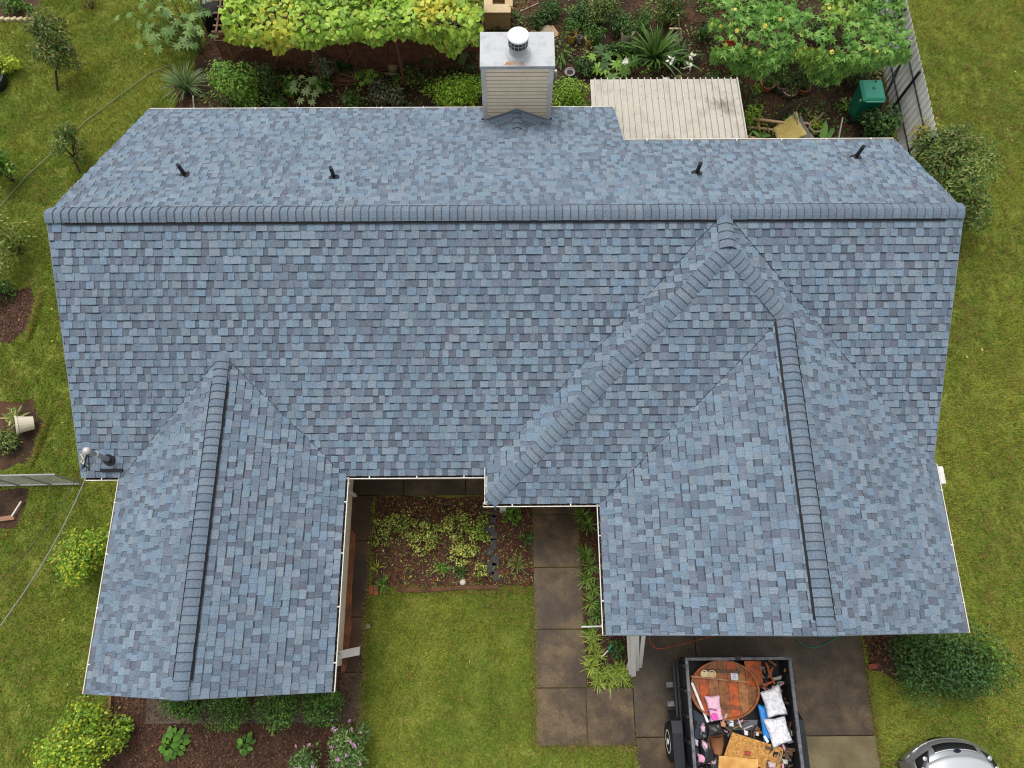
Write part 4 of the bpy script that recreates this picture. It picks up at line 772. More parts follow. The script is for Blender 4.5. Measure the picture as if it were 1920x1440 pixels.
# low weeds scattered over the back garden soil
r_ = np.random.default_rng(77); k = 380; wx = r_.uniform(-8.6, 10.2, k); wy = r_.uniform(5.2, 10.3, k); ok = inside(wx, wy, SOIL); wx, wy = wx[ok], wy[ok]; P_ = []; C_ = []
for x_, y_ in zip(wx, wy):
    m_ = int(r_.integers(14, 60)); s_ = r_.uniform(.08, .3); P_.append(np.stack([x_+r_.normal(0, s_, m_), y_+r_.normal(0, s_*.8, m_), r_.uniform(.02, .05+s_*.7, m_)], 1)); C_.append(pick([MG, LG, DG, OL][int(r_.integers(0, 4))], m_, r_))
P_ = np.concatenate(P_); C_ = np.concatenate(C_); n_ = len(P_); L_ = r_.uniform(.05, .13, n_)
o = leafobj('weeds', T_DIA, P_, r_.normal(size=(n_, 3)), r_.normal(0, .5, (n_, 3))+[0, 0, 1], L_, L_*.45, C_, M_LEAF, None); tag(o, 'low weeds and seedlings scattered on the back garden soil', 'weeds')
# ================================================================ BACK GARDEN OBJECTS
pg = empty('pergola', (-4, 7, 0), 'weathered wooden slat pergola carrying the yellow-green vine', 'pergola')
for x in (-7.1, -5.0, -2.8, -.75):
    for y in (7.0, 9.2): MB().box((x, y, 1.0), (.06, .06, 2.0)).build('post', M_WOODD, pg, use_col=False)
for y in (6.97, 8.1, 9.25): MB().bar((-7.3, y, 2.0), (-.6, y, 2.0), .06, .08).build('beam', M_WOODG, pg, use_col=False)
for k in range(11):
    y = 7.12+k*.2; MB().bar((-7.32+random.uniform(-.08, .08), y, 2.07), (-.6, y, 2.07), .05, .025).build('slat', M_WOODG, pg, use_col=False)
for k in range(6): MB().bar((-7.15+k*1.28, 6.9, 2.1), (-7.15+k*1.28, 9.3, 2.1), .04, .03).build('cross_slat', M_WOODG, pg, use_col=False)
pw = empty('plank_wall', (-4, 8.0, 0), 'low dark wooden plank wall in the shade under pergola', 'wall')
for k in range(7):
    for a, b in ((-7.7, -4.3), (-4.28, -.7)):
        MB().box(((a+b)/2, 7.62+random.uniform(-.01, .01), .08+k*.155), (b-a, .04, .14)).build('plank', M_WOODD, pw, use_col=False, bevel=.006)
for x in (-7.6, -5.9, -4.29, -2.5, -.8): MB().box((x, 7.69, .55), (.08, .08, 1.15)).build('post', M_WOODD, pw, use_col=False)
r_ = random.Random(4)
for i, (px, py, px2, py2, z2, lab) in enumerate([(505, 138, 527, 90, 1.5, 'leftmost slanting bean pole in front of the plank wall'), (562, 125, 540, 85, 1.6, 'bean pole leaning left behind the grey-green bush'), (575, 140, 556, 88, 1.6, 'bean pole crossing behind the grey-green bush'), (640, 128, 668, 80, 1.6, 'bean pole slanting right above the brushwood pile'), (690, 130, 662, 86, 1.6, 'bean pole slanting left above the brushwood pile'), (755, 128, 748, 85, 1.6, 'upright bean pole at the right of plank wall'), (710, 120, 738, 78, 1.6, 'bean pole leaning right near the right palmate plants')]):
    tag(MB().tube([g(px, py), (g(px, py)+g(px2, py2, z2))/2+[.03, 0, 0], g(px2, py2, z2)], [.016, .014, .011], 6).build('bean_pole', M_WOODG, use_col=False, smooth=True), lab, 'pole', 'bean poles')
m = MB()
for i in range(70):
    q = g(r_.uniform(630, 700), r_.uniform(133, 162)); a = r_.uniform(-.5, .5); l = r_.uniform(.2, .5); m.tube([(q[0]-l*math.cos(a), q[1]-l*math.sin(a), .03+r_.random()*.15), (q[0]+l*math.cos(a), q[1]+l*math.sin(a), .03+r_.random()*.15)], .008, 4, col=random.choice([S(120, 84, 60), S(96, 62, 44), S(140, 104, 76)]))
tag(m.build('brushwood', M_ATTR), 'pile of reddish dry twigs on the back garden soil', 'brushwood', kind='stuff')
for i, (a, b, lab) in enumerate([((632, 168), (652, 208), 'thin cut branch lying left of the dark mound'), ((620, 190), (628, 208), 'short cut branch beside the back eave')]):
    tag(MB().tube([g(*a, .25), g(*b, .05)], [.02, .014], 6).build('cut_branch', M_WOODG, use_col=False), lab, 'branch', 'cut branches behind the eave')
q = g(738, 130); tag(MB().lathe((q[0], q[1], 0), [(.1, 0), (.16, .06), (.15, .14), (.08, .2)], 10, col=S(150, 124, 96)).build('garden_stone', M_ATTR, smooth=True), 'pale rounded stone at the foot of the plank wall', 'stone')
tag(MB().bar(g(722, 138, .03), g(750, 139, .03), .05, .03, col=S(190, 170, 150)).build('wood_lath', M_ATTR), 'short pale wooden lath lying on soil by the stone', 'plank')
tag(MB().bar(g(390, 148, .06), g(520, 122, .06), .14, .1).build('garden_timber', M_WOODD, use_col=False, bevel=.01), 'brown timber edging behind the tall bright green bush', 'timber')
tag(MB().tube([g(364, 205), g(362, 180, .35)], .02, 8).build('marker_pipe', M_WHITE, use_col=False), 'short white pipe stake near the left back eave corner', 'stake')
tag(MB().tube([g(327, 160, .5), g(345, 205, .0)], .03, 8).build('dark_stake', M_WOODD, use_col=False), 'dark slanting stake below the spiky tuft', 'stake')
sh = empty('tile_stack', g(395, 6), 'grey corrugated tiles leaning at the left end of pergola', 'tiles')
for k in range(4):
    b_ = g(383+k*7, 8-k*2, .9); MB().tube([b_, b_+np.array([.1, .5, .25])], .05, 8, col=S(150, 146, 138)).build('tile', M_ATTR, sh)
MB().box(g(400, 20, .3), (.5, .9, .6), .1, col=S(34, 32, 30)).build('crate', M_ATTR, sh)
# cardboard boxes
CB = [S(206, 182, 142), S(190, 164, 122), S(166, 136, 98)]
bx = empty('cardboard_box', g(932, 50), 'large open cardboard box standing behind the chimney', 'box')
q = g(933, 58, .0); W_, D_, h_ = .72, .6, .62; x0, y0 = q[0]-W_/2, q[1]+.05
for c_, s_ in [((x0+W_/2, y0, h_/2), (W_, .012, h_)), ((x0+W_/2, y0+D_, h_/2), (W_, .012, h_)), ((x0, y0+D_/2, h_/2), (.012, D_, h_)), ((x0+W_, y0+D_/2, h_/2), (.012, D_, h_))]: MB().box(c_, s_, col=CB[2]).build('side', M_ATTR, bx)
MB().box((x0+W_/2, y0+.1, h_+.02), (W_+.02, .26, .01), col=CB[0], M=Matrix.Rotation(.12, 3, 'X')).build('flap', M_ATTR, bx); MB().box((x0+.11, y0+.4, h_+.02), (.24, .5, .01), col=CB[0], M=Matrix.Rotation(.1, 3, 'Y')).build('flap', M_ATTR, bx)
MB().box((x0+W_-.04, y0+.4, h_+.03), (.22, .5, .01), col=CB[1], M=Matrix.Rotation(-.2, 3, 'Y')).build('flap', M_ATTR, bx); MB().box((x0+W_/2, y0+.35, h_*.6), (W_-.05, .5, .01), col=CB[1]).build('inner_sheet', M_ATTR, bx)
tag(MB().box(g(1030, 62, .03), (.45, .4, .02), .5, col=S(176, 140, 108)).box(g(1022, 55, .06), (.3, .25, .015), .2, col=S(150, 140, 122)).build('flattened_carton', M_ATTR), 'flattened tan carton on soil right of the flue', 'carton')
tag(MB().bar(g(975, 22, .02), g(1010, 6, .02), .03, .03, col=S(150, 136, 120)).build('loose_pole', M_ATTR), 'thin pale pole on soil right of the cardboard box', 'pole')
# pots
def pot(px, py, r, h, col, lab, plant=None, seed=0, group='plant pots in the back garden', name='plant_pot'):
    q = g(px, py); e = empty(name, (q[0], q[1], 0), lab, 'pot', group); c = (q[0], q[1], 0)
    MB().lathe(c, [(r*.74, 0), (r*.95, h*.86), (r*1.04, h*.87), (r*1.06, h), (r*.94, h), (r*.9, h*.82)], 18, col=col).build('body', M_GLOSS, e, smooth=False)
    MB().lathe(c, [(r*.88, h*.78), (r*.6, h*.83)], 14, col=S(48, 34, 26)).build('soil', M_ATTR, e)
    if plant:
        rr = np.random.default_rng(seed); pos, nor, dv, k, cc = crown((q[0], q[1], h+plant[1]*.6), (plant[0], plant[0], plant[1]*.7), plant[2], 8, rr); L = rr.uniform(.07, .13, len(pos)); leafobj('foliage', T_DIA, pos, dv, nor, L, L*.4, pick(plant[3], len(pos), rr), M_LEAF, e)
    return e
pot(1071, 78, .13, .3, S(196, 152, 74), 'yellow-orange pot, leftmost of the pot row', (.3, .3, 160, DG+MG), 1); pot(1085, 79, .08, .2, S(150, 150, 144), 'small grey pot between two yellowish pots')
pot(1104, 82, .14, .24, S(206, 186, 100), 'pale yellow pot left of the green pot', (.28, .3, 160, MG), 2); pot(1119, 80, .12, .3, S(74, 140, 62), 'bright green pot in the pot row', (.2, .25, 120, MG), 3); pot(1172, 84, .18, .5, S(206, 190, 164), 'tall pale cream pot, rightmost of the pot row', (.35, .4, 260, DG+MG), 4)
pot(1436, 165, .2, .2, S(170, 104, 62), 'wide terracotta pot behind the corrugated roof corner', (.2, .2, 100, MG), 5); pot(1462, 168, .18, .22, S(112, 100, 90), 'dark grey-brown pot right of the terracotta pot', (.25, .2, 100, MG), 6); pot(1478, 176, .2, .16, S(176, 150, 120), 'low pale clay bowl among the pots', (.15, .12, 70, OL), 7); pot(1503, 172, .17, .2, S(150, 98, 66), 'brown clay pot nearest to the wheeled bin', (.2, .2, 90, MG), 8)
pot(1068, 140, .14, .12, S(132, 134, 130), 'round grey metal tub on soil right of chimney'); pot(1525, 246, .19, .22, S(186, 170, 134), 'pale pot with small plants beside the yellow tarp', (.18, .12, 120, LG+YG), 9)
tag(MB().tube([g(1043, 152), g(1042, 132, .4)], [.035, .035], 8).build('post_stub', M_WHITE, use_col=False), 'short pale post stub right of the chimney', 'post')
wf = empty('wood_frame', g(1260, 60), 'pale wooden frame standing behind the ginger clump', 'frame')  # plain wooden frame, four rails
for a, b, za, zb in [((1272, 28), (1274, 52), .9, .4), ((1255, 54), (1276, 54), .4, .4), ((1276, 54), (1278, 76), .4, .1), ((1252, 76), (1278, 76), .1, .1)]: MB().bar(g(*a, za), g(*b, zb), .04, .04, col=S(196, 178, 150)).build('rail', M_ATTR, wf)
oc = empty('orange_chair', g(1352, 132), 'small orange-red plastic chair in shade under flowering vine', 'chair'); q = g(1355, 128); 
MB().box((q[0], q[1], .38), (.34, .34, .03), col=S(190, 70, 40)).build('seat', M_GLOSS, oc, bevel=.01); MB().box((q[0]-.02, q[1]+.17, .6), (.34, .03, .4), col=S(190, 70, 40), M=Matrix.Rotation(-.2, 3, 'X')).build('backrest', M_GLOSS, oc, bevel=.01)
for sx in (-.15, .15):
    for sy in (-.15, .15): MB().bar((q[0]+sx, q[1]+sy, 0), (q[0]+sx, q[1]+sy, .37), .03, .03, col=S(180, 66, 40)).build('leg', M_GLOSS, oc)
# corrugated roof on posts
cr = empty('corrugated_shelter', (3.8, 5, 0), 'patio shelter with pale corrugated metal roof behind house', 'shelter')
X0, X1, Y0, Y1 = 2.0, 5.56, 2.75, 5.5; npan = 4
for k in range(npan):
    a, b = X0+(X1-X0)*k/npan, X0+(X1-X0)*(k+1)/npan+.02; V = []; Fq = []; xsn = []
    ribs = 6; st = (b-a)/ribs
    for j in range(ribs):
        for o_, z_ in ((0, 0), (.64, 0), (.645, .06), (.80, .06), (.805, 0)): xsn.append((a+st*(j+o_), z_))
    xsn.append((b, 0)); n = len(xsn); zo = .004*(k % 2)
    for y, zz in ((Y0, 2.16), ((Y0+Y1)/2, 2.09), (Y1, 2.0)): V += [(x, y+random.uniform(-.004, .004), zz+z_+zo) for x, z_ in xsn]
    V += [(v[0], v[1], v[2]-.004) for v in V]
    for rI in range(2):
        for i in range(n-1): Fq.append((rI*n+i, rI*n+i+1, (rI+1)*n+i+1, (rI+1)*n+i)); Fq.append((3*n+rI*n+i+1, 3*n+rI*n+i, 3*n+(rI+1)*n+i, 3*n+(rI+1)*n+i+1))
    for i in range(n-1): Fq.append((i+1, i, 3*n+i, 3*n+i+1)); Fq.append((2*n+i, 2*n+i+1, 5*n+i+1, 5*n+i))
    mk('roof_sheet', V, Fq, M_CORR, cr)
for x in (2.15, 3.8, 5.4): MB().box((x, 5.35, 1.0), (.09, .09, 1.95)).build('post', M_WHITE, cr, use_col=False)
for y in (3.0, 4.9): MB().bar((X0+.05, y, 2.0-(y-3)*.05), (X1-.05, y, 2.0-(y-3)*.05), .06, .08).build('purlin', M_WHITE, cr, use_col=False)
m = MB(); r2 = random.Random(8)
for k in range(24): m.lathe((X0+.12+k*.146, 4.9, 2.07), [(.012, 0), (.012, .012)], 6)
m.build('screws', M_STEEL, cr, use_col=False, kind='stuff')
# white sheet metal fence
fe = empty('sheet_fence', (10.4, 6, 0), 'white ribbed sheet metal fence at right of back garden', 'fence')
for k in range(6):
    y0 = 4.1+k*1.0; V = []; Fq = []; prof = []
    for j in range(5):
        for o_, d_ in ((0, 0), (.12, 0), (.14, -.03), (.18, -.03)): prof.append((y0+j*.2+o_, d_))
    prof.append((y0+1.0, 0)); n = len(prof)
    V = [(10.42+d_+.003*(k % 2), y, z) for z in (.03, 1.55) for y, d_ in prof]; V += [(v[0]+.005, v[1], v[2]) for v in V]
    for i in range(n-1): Fq += [(i, i+1, n+i+1, n+i), (2*n+i+1, 2*n+i, 3*n+i, 3*n+i+1), (n+i, n+i+1, 3*n+i+1, 3*n+i)]
    mk('sheet', V, Fq, M_FENCE, fe)
for z in (.45, 1.2): MB().bar((10.37, 4.1, z), (10.37, 10.1, z), .02, .03, up=(1, 0, 0)).build('rail', M_BLACK, fe, use_col=False)
for y in (4.15, 6.1, 8.1, 10): MB().box((10.345, y, .78), (.05, .05, 1.56)).build('post', M_BLACK, fe, use_col=False)
MB().bar((10.28, 7.0, 1.5), (9.9, 5.9, .05), .06, .06).build('brace', M_BLACK, fe, use_col=False)
# wheeled bin
GR = S(22, 128, 100); wb = empty('wheeled_bin', (9.43, 6.0, 0), 'tall green plastic wheeled bin by the metal fence', 'bin')
def taper(c, s0, s1, z0, z1): return [(c[0]+sx*s/2*a, c[1]+sy*s/2*b, z) for s, z, a, b in ((1, z0, s0[0], s0[1]), (1, z1, s1[0], s1[1])) for sx, sy in ((-1, -1), (1, -1), (1, 1), (-1, 1))]
BF = [(3, 2, 1, 0), (4, 5, 6, 7), (0, 1, 5, 4), (1, 2, 6, 5), (2, 3, 7, 6), (3, 0, 4, 7)]
MB().add(taper((9.43, 6.03), (.44, .48), (.55, .6), .03, .92), BF, S(18, 104, 82)).build('body', M_GLOSS, wb, bevel=.03); lid = MB().add(taper((9.43, 6.03), (.62, .68), (.5, .56), .93, 1.02), BF, S(52, 156, 128)).build('lid', M_GLOSS, wb, bevel=.025)
MB().lathe((9.43, 6.05, 1.018), [(.05, 0), (.045, .008)], 12, col=S(22, 90, 74)).build('lid_boss', M_GLOSS, lid); MB().bar((9.2, 5.68, .95), (9.66, 5.68, .95), .03, .03, col=S(90, 180, 156)).build('handle', M_GLOSS, wb)
for x in (9.18, 9.68): MB().lathe((x, 5.82, .12), [(.12, -.03), (.12, .03)], 16, M=Matrix.Rotation(math.pi/2, 3, 'Y'), col=S(28, 28, 28)).build('wheel', M_ATTR, wb)
MB().box((9.17, 5.86, .8), (.02, .06, .1), col=S(220, 226, 224)).build('sticker', M_ATTR, wb)
# heap of trellis, tarp, planks
tc_ = empty('wire_trellis', g(1475, 215), 'dark wire trellis heap on soil right of the corrugated roof', 'trellis')
a0, a1 = g(1440, 228, .12), g(1490, 190, .3)
for k in range(9):
    o_ = np.array([.055*k, .02*k, .012*(k % 3)]); MB().tube([a0+o_, (a0+a1)/2+o_+[0, 0, .05], a1+o_], .011, 5, col=S(58, 50, 40)).build('rod', M_ATTR, tc_)
for k in range(7): t_ = k/6; b_ = a0+(a1-a0)*t_; MB().tube([b_, b_+np.array([.25, .08, .03]), b_+np.array([.5, .17, .0])], .009, 5, col=S(96, 80, 60)).build('cross_rod', M_ATTR, tc_)
def tarp(name, pts, col, lab, cat):
    "a crumpled sheet through corner points with a fold"
    n = 10; a, b, c, d = [np.array(q) for q in pts]; r = np.random.default_rng(3); V = []; 
    for i in range(n+1):
        for j in range(n+1):
            u, v = i/n, j/n; q = (a*(1-u)+b*u)*(1-v)+(d*(1-u)+c*u)*v; V.append(q+[r.normal(0, .008), r.normal(0, .008), .05*math.sin(7*u+4*v)*math.sin(3*v+2*u)+r.normal(0, .012)])
    F = [(i*(n+1)+j, (i+1)*(n+1)+j, (i+1)*(n+1)+j+1, i*(n+1)+j+1) for i in range(n) for j in range(n)]
    o = mk(name, V, F, M_ATTR, None, [col]*len(V), True); sm = o.modifiers.new('thick', 'SOLIDIFY'); sm.thickness = .006; return tag(o, lab, cat)
tarp('yellow_tarp', [g(1446, 243, .1), g(1492, 210, .55), g(1512, 255, .4), g(1460, 268, .05)], S(196, 176, 104), 'crumpled dull yellow tarp behind the right back eave', 'tarp')
tarp('grey_netting', [g(1486, 208, .58), g(1500, 218, .5), g(1526, 262, .2), g(1505, 268, .2)], S(128, 126, 120), 'grey netting folded over the yellow tarp', 'netting')
tp = empty('timber_frame', g(1500, 235), 'loose pale timber frame lying around the wire trellis', 'frame')  # loose rails of a plank frame
for a, b, za, zb in [((1410, 222), (1470, 230), .3, .3), ((1420, 224), (1424, 245), .28, .02), ((1402, 238), (1455, 244), .06, .08), ((1400, 256), (1450, 264), .05, .05), ((1490, 228), (1538, 236), .2, .1)]: MB().bar(g(*a, za), g(*b, zb), .06, .04, col=S(196, 160, 124)).build('rail', M_ATTR, tp)
tag(MB().tube([g(1510, 248, .05), g(1530, 226, .3), g(1546, 210, .5)], [.035, .04, .03], 8, col=S(150, 130, 108)).build('thick_branch', M_ATTR, smooth=True), 'thick pale cut branch leaning right of the tarp', 'branch')
tag(MB().bar(g(1572, 262, .1), g(1580, 220, .4), .03, .03, col=S(196, 184, 168)).build('pale_stake', M_ATTR), 'thin pale stake standing left of the round evergreen', 'stake')
e = empty('banana_plant', g(1545, 262), 'young banana plant with upright green leaf at the back eave', 'plant')
me = tplmesh('leaf', T_OVAL, .62, .38, [S(116, 160, 72), S(134, 172, 86)], 2, 3); put(me[0], 'leaf', g(1540, 265, .1), (.1, .6, .5), (-.2, -.5, .8), e); put(me[1], 'leaf', g(1548, 262, .1), (.4, .5, .2), (0, -.3, 1), e, .7)
e = empty('broad_plant', g(1410, 258), 'two broad green leaves at the corrugated roof corner', 'plant'); put(me[0], 'leaf', g(1425, 258, .1), (-.5, .5, .3), (0, -.2, 1), e, .55); put(me[1], 'leaf', g(1425, 256, .1), (.6, .05, .15), (0, -.2, 1), e, .5)
tag(MB().bar(g(1545, 130, .05), g(1575, 128, .05), .08, .06, col=S(130, 112, 84)).build('edging_board', M_ATTR), 'short board lying in shade under flowering vine', 'board')
m = MB()
for i in range(16):
    a_ = g(1575+r_.uniform(-12, 14), 165+r_.uniform(-10, 10)); m.tube([a_, a_+np.array([r_.uniform(0, .3), r_.uniform(.2, .6), r_.uniform(.4, 1.0)])], [.012, .006], 5)
tag(m.build('bare_stems', M_BARK, use_col=False), 'bare brown vine stems rising left of the wheeled bin', 'stems', kind='stuff')
# ================================================================ LEFT SIDE OBJECTS
q = g(56, 798); tpot = empty('tilted_pot', (q[0], q[1], 0), 'white plastic pot tipped on its side with spiky plant', 'pot'); Mt = Matrix.Rotation(-1.0, 3, 'Y') @ Matrix.Rotation(.3, 3, 'X')
c0 = Vector((q[0]+.2, q[1]+.02, .18)); MB().lathe(c0, [(.15, 0), (.2, .3), (.22, .31), (.22, .35), (.195, .35), (.185, .29)], 20, M=Mt, col=S(214, 206, 188)).build('body', M_GLOSS, tpot, smooth=False); MB().lathe(c0, [(.18, .27), (.1, .29)], 14, M=Mt, col=S(70, 56, 42)).build('soil', M_ATTR, tpot)
rr = np.random.default_rng(9); nL = 46; ctr = np.array(c0)+np.array([-.3, .06, .2]); pos = ctr+rr.normal(0, .07, (nL, 3)); dv = nrmz(rr.normal(size=(nL, 3))+[-.4, .1, .4]); leafobj('foliage', T_OVAL, pos, dv, rr.normal(0, .4, (nL, 3))+[0, 0, 1], rr.uniform(.14, .24, nL), np.full(nL, .05), pick([S(150, 158, 84), S(120, 136, 70), S(176, 180, 110)], nL, rr), M_LEAF, tpot)
q = g(-6, 160); tag(MB().lathe((q[0], q[1], 0), [(.3, 0), (.36, .25), (.38, .26), (.38, .32), (.33, .32), (.3, .2)], 20, col=S(26, 36, 42)).build('dark_tub', M_GLOSS), 'dark blue-black round tub cut by the left edge', 'tub')
cf = empty('wire_fence', g(80, 905), 'grey chain-link fence running from left edge to house corner', 'fence'); A_, B_ = g(-20, 912), g(158, 908); A_[2] = B_[2] = 0; hF = 1.15
for k in range(4): q = A_+(B_-A_)*k/3; MB().tube([q, q+[0, 0, hF]], .025, 8).build('post', M_STEEL, cf, use_col=False)
for z in (hF, .06): MB().tube([A_+[0, 0, z], B_+[0, 0, z]], .02, 8).build('rail', M_STEEL, cf, use_col=False)
m = MB(); Lf = np.linalg.norm(B_-A_); dF = (B_-A_)/Lf; k = -hF
while k < Lf:
    for s_ in (1, -1):
        a0_, a1_ = (k, 0.06), (k+hF-.06, hF)
        if s_ < 0: a0_, a1_ = (k, hF), (k+hF-.06, .06)
        if a0_[0] < 0: t_ = -a0_[0]/(a1_[0]-a0_[0]); a0_ = (0, a0_[1]+(a1_[1]-a0_[1])*t_)
        if a1_[0] > Lf: t_ = (Lf-a0_[0])/(a1_[0]-a0_[0]); a1_ = (Lf, a0_[1]+(a1_[1]-a0_[1])*t_)
        m.tube([A_+dF*a0_[0]+[0, 0, a0_[1]], A_+dF*a1_[0]+[0, 0, a1_[1]]], .0022, 3, cap=False)
    k += .06
m.build('mesh', M_STEEL, cf, use_col=False, kind='stuff')
tag(MB().tube([g(-15, 405, .05), g(50, 330, .05), g(100, 285, .05), g(160, 228, .05), g(230, 175, .05), g(285, 135, .06), g(318, 122, .1)], .014, 6, col=S(112, 128, 92)).build('garden_cable', M_ATTR, smooth=True), 'thin grey-green cable lying across the left lawn', 'cable')
a_, b_ = np.array(mb_)+[-.06, -.12, .42], g(-30, 1215, 3.2); pts = [a_+(b_-a_)*t+[0, 0, -.25*math.sin(math.pi*t)] for t in np.linspace(0, 1, 14)]
tag(MB().tube(pts, .011, 6, col=S(140, 136, 128)).build('power_line', M_ATTR, smooth=True), 'thick grey power line from roof mast to lower left edge', 'cable')
a_, b_ = np.array(mb_)+[-.2, -.02, .4], g(-30, 1120, 3.2); pts = [a_+(b_-a_)*t+[0, 0, -.3*math.sin(math.pi*t)] for t in np.linspace(0, 1, 14)]
tag(MB().tube(pts, .006, 5, col=S(60, 60, 62)).build('phone_line', M_ATTR, smooth=True), 'thin dark wire running beside the power line', 'cable')
tag(MB().bar(g(-10, 975, .04), g(28, 970, .04), .1, .06, col=S(150, 110, 84)).build('bed_board', M_ATTR), 'brown board at the lower side of the left edge bed', 'board')
tag(MB().bar(g(22, 968, .1), g(40, 940, .1), .03, .03, col=S(206, 206, 200)).build('white_stick', M_ATTR), 'short white stick by the left edge bed', 'stick')
st = empty('stone_edging', g(40, 38), 'pale stone edging along the far bed at top left', 'edging')
for k in range(7): q = g(-6+k*11.5, 39+random.uniform(-.5, .5)); MB().box((q[0], q[1], .05), (.16, .1, .1), .35+random.uniform(-.1, .1), col=S(186, 170, 132)).build('stone', M_ATTR, st, bevel=.015)
be = empty('board_edging', g(205, 1340), 'brown board edging at the left side of front bed', 'edging')
for a, b in (((209, 1306), (206, 1345)), ((206, 1346), (204, 1372))): MB().bar(g(*a, .05), g(*b, .05), .05, .12, col=S(120, 88, 58)).build('board', M_ATTR, be)
tag(MB().tube([g(518, 1352, .55), g(513, 1366, .3), g(511, 1378, 0)], [.03, .025, .03], 7, col=S(120, 132, 76)).build('sapling', M_ATTR, smooth=True), 'bare greenish stem standing in front of clipped shrubs', 'stem')  # a bare stem only
# ================================================================ COURTYARD OBJECTS
for i, (px, py, lab) in enumerate([(697, 1106, 'red brick, left of the pair at the bed corner'), (706, 1108, 'orange-red brick, right of the pair at the bed corner')]):
    q = g(px, py); tag(MB().box((q[0], q[1], .04), (.09, .19, .07), .1, col=S(150, 72, 54) if i == 0 else S(160, 88, 60)).build('brick', M_ATTR, bevel=.006), lab, 'brick', 'bricks at the bed corner')
et = empty('timber_edging', g(850, 1100), 'dark weathered timber edging between bed and courtyard lawn', 'edging')
for a, b in (((745, 1105), (800, 1107)), ((802, 1106), (858, 1103)), ((860, 1102), (935, 1101))): MB().bar(g(*a, .04), g(*b, .04), .09, .09).build('timber', M_WOODD, et, use_col=False, bevel=.01)
jn = empty('slate_border', g(920, 1040), 'broken dark slate strip dividing the courtyard bed', 'border')
for k in range(9): q = g(925+random.uniform(-6, 6), 960+k*15); MB().box((q[0], q[1], .03), (random.uniform(.12, .22), random.uniform(.16, .26), .035), random.uniform(-.3, .3), col=S(66, 62, 62)).build('slate', M_ATTR, jn, bevel=.006)
q = g(868, 1092); tag(MB().lathe((q[0], q[1], 0), [(.05, 0), (.07, .03), (.06, .08), (.02, .1)], 14, col=S(206, 198, 184)).build('pale_stone', M_ATTR, smooth=True), 'small round white stone at the edge of courtyard bed', 'stone')
q = g(691, 1174); sp = empty('sprinkler_cap', (q[0], q[1], 0), 'round grey sprinkler cap at left edge of courtyard lawn', 'sprinkler')
MB().lathe((q[0], q[1], .05), [(.045, 0), (.045, .02), (.035, .025)], 16, col=S(170, 166, 160)).build('ring', M_ATTR, sp); MB().lathe((q[0], q[1], .072), [(.02, 0), (.018, .012)], 12, col=S(60, 58, 56)).build('nozzle', M_ATTR, sp)
pl = empty('siding_planks', g(1186, 1240), 'stack of white siding planks leaning against the garage corner', 'planks')
for i, (xb, dy, w_) in enumerate([(1183, 1266, .09), (1188, 1268, .1), (1194, 1258, .1), (1177, 1256, .08), (1200, 1252, .08)]):
    b0 = g(xb, dy, .06); t0 = np.array([2.36+.07*(i-2), -6.93, 1.9+.05*i]); MB().bar(b0, t0, w_, .015, col=S(216, 212, 204)).build('plank', M_ATTR, pl)
def cord(name, px, col, lab, r=.009): tag(MB().tube([g(x, y, .055) for x, y in px], r, 6, col=col).build(name, M_GLOSS, smooth=True), lab, 'cord')
def spline(P, n=8):
    P = [np.array(q, float) for q in P]; out = []
    for i in range(len(P)-1):
        p0, p1, p2_, p3_ = P[max(i-1, 0)], P[i], P[i+1], P[min(i+2, len(P)-1)]
        for k in range(n): t = k/n; out.append(.5*((2*p1)+(-p0+p2_)*t+(2*p0-5*p1+4*p2_-p3_)*t*t+(-p0+3*p1-3*p2_+p3_)*t**3))
    return out+[P[-1]]
cord('extension_cord', spline([(1222, 1180), (1218, 1200), (1232, 1216), (1262, 1212), (1300, 1202), (1350, 1190)]), S(190, 96, 60), 'orange extension cord curling on the driveway')
cord('garden_hose', spline([(1488, 1185), (1500, 1204), (1520, 1214), (1545, 1208), (1580, 1190)]), S(36, 120, 84), 'thin green hose lying on driveway below the eave', .011)
hn = empty('hose_nozzle', g(1140, 1220), 'green hose nozzle with pale tip in the side bed', 'nozzle'); MB().tube([g(1148, 1208, .25), g(1140, 1220, .2)], [.025, .02], 8, col=S(40, 130, 110)).build('grip', M_GLOSS, hn); MB().tube([g(1140, 1220, .2), g(1128, 1232, .15)], [.015, .012], 8, col=S(210, 206, 196)).build('tip', M_GLOSS, hn); MB().tube([g(1148, 1208, .25), g(1156, 1222, .1), g(1160, 1235, .03)], .014, 6, col=S(40, 110, 90)).build('hose', M_GLOSS, hn, smooth=True)
lg = empty('red_groundcover', g(1655, 1235), 'reddish low plants in the bed by driveway edge', 'plants'); rr = np.random.default_rng(4); nL = 260; pos = np.stack([rr.uniform(7.5, 8.05, nL), rr.uniform(-7.75, -7.0, nL), rr.uniform(.03, .15, nL)], 1); leafobj('foliage', T_DIA, pos, rr.normal(size=(nL, 3)), rr.normal(0, .5, (nL, 3))+[0, 0, 1], rr.uniform(.05, .1, nL), rr.uniform(.02, .04, nL), pick([S(120, 70, 52), S(96, 104, 52), S(140, 90, 66), S(86, 60, 44)], nL, rr), M_LEAF, lg)
q = g(1634, 1249); tag(MB().box((q[0], q[1], .04), (.2, .1, .07), .1, col=S(130, 66, 50)).build('brick', M_ATTR, bevel=.006), 'single red brick at the right edge of driveway', 'brick')
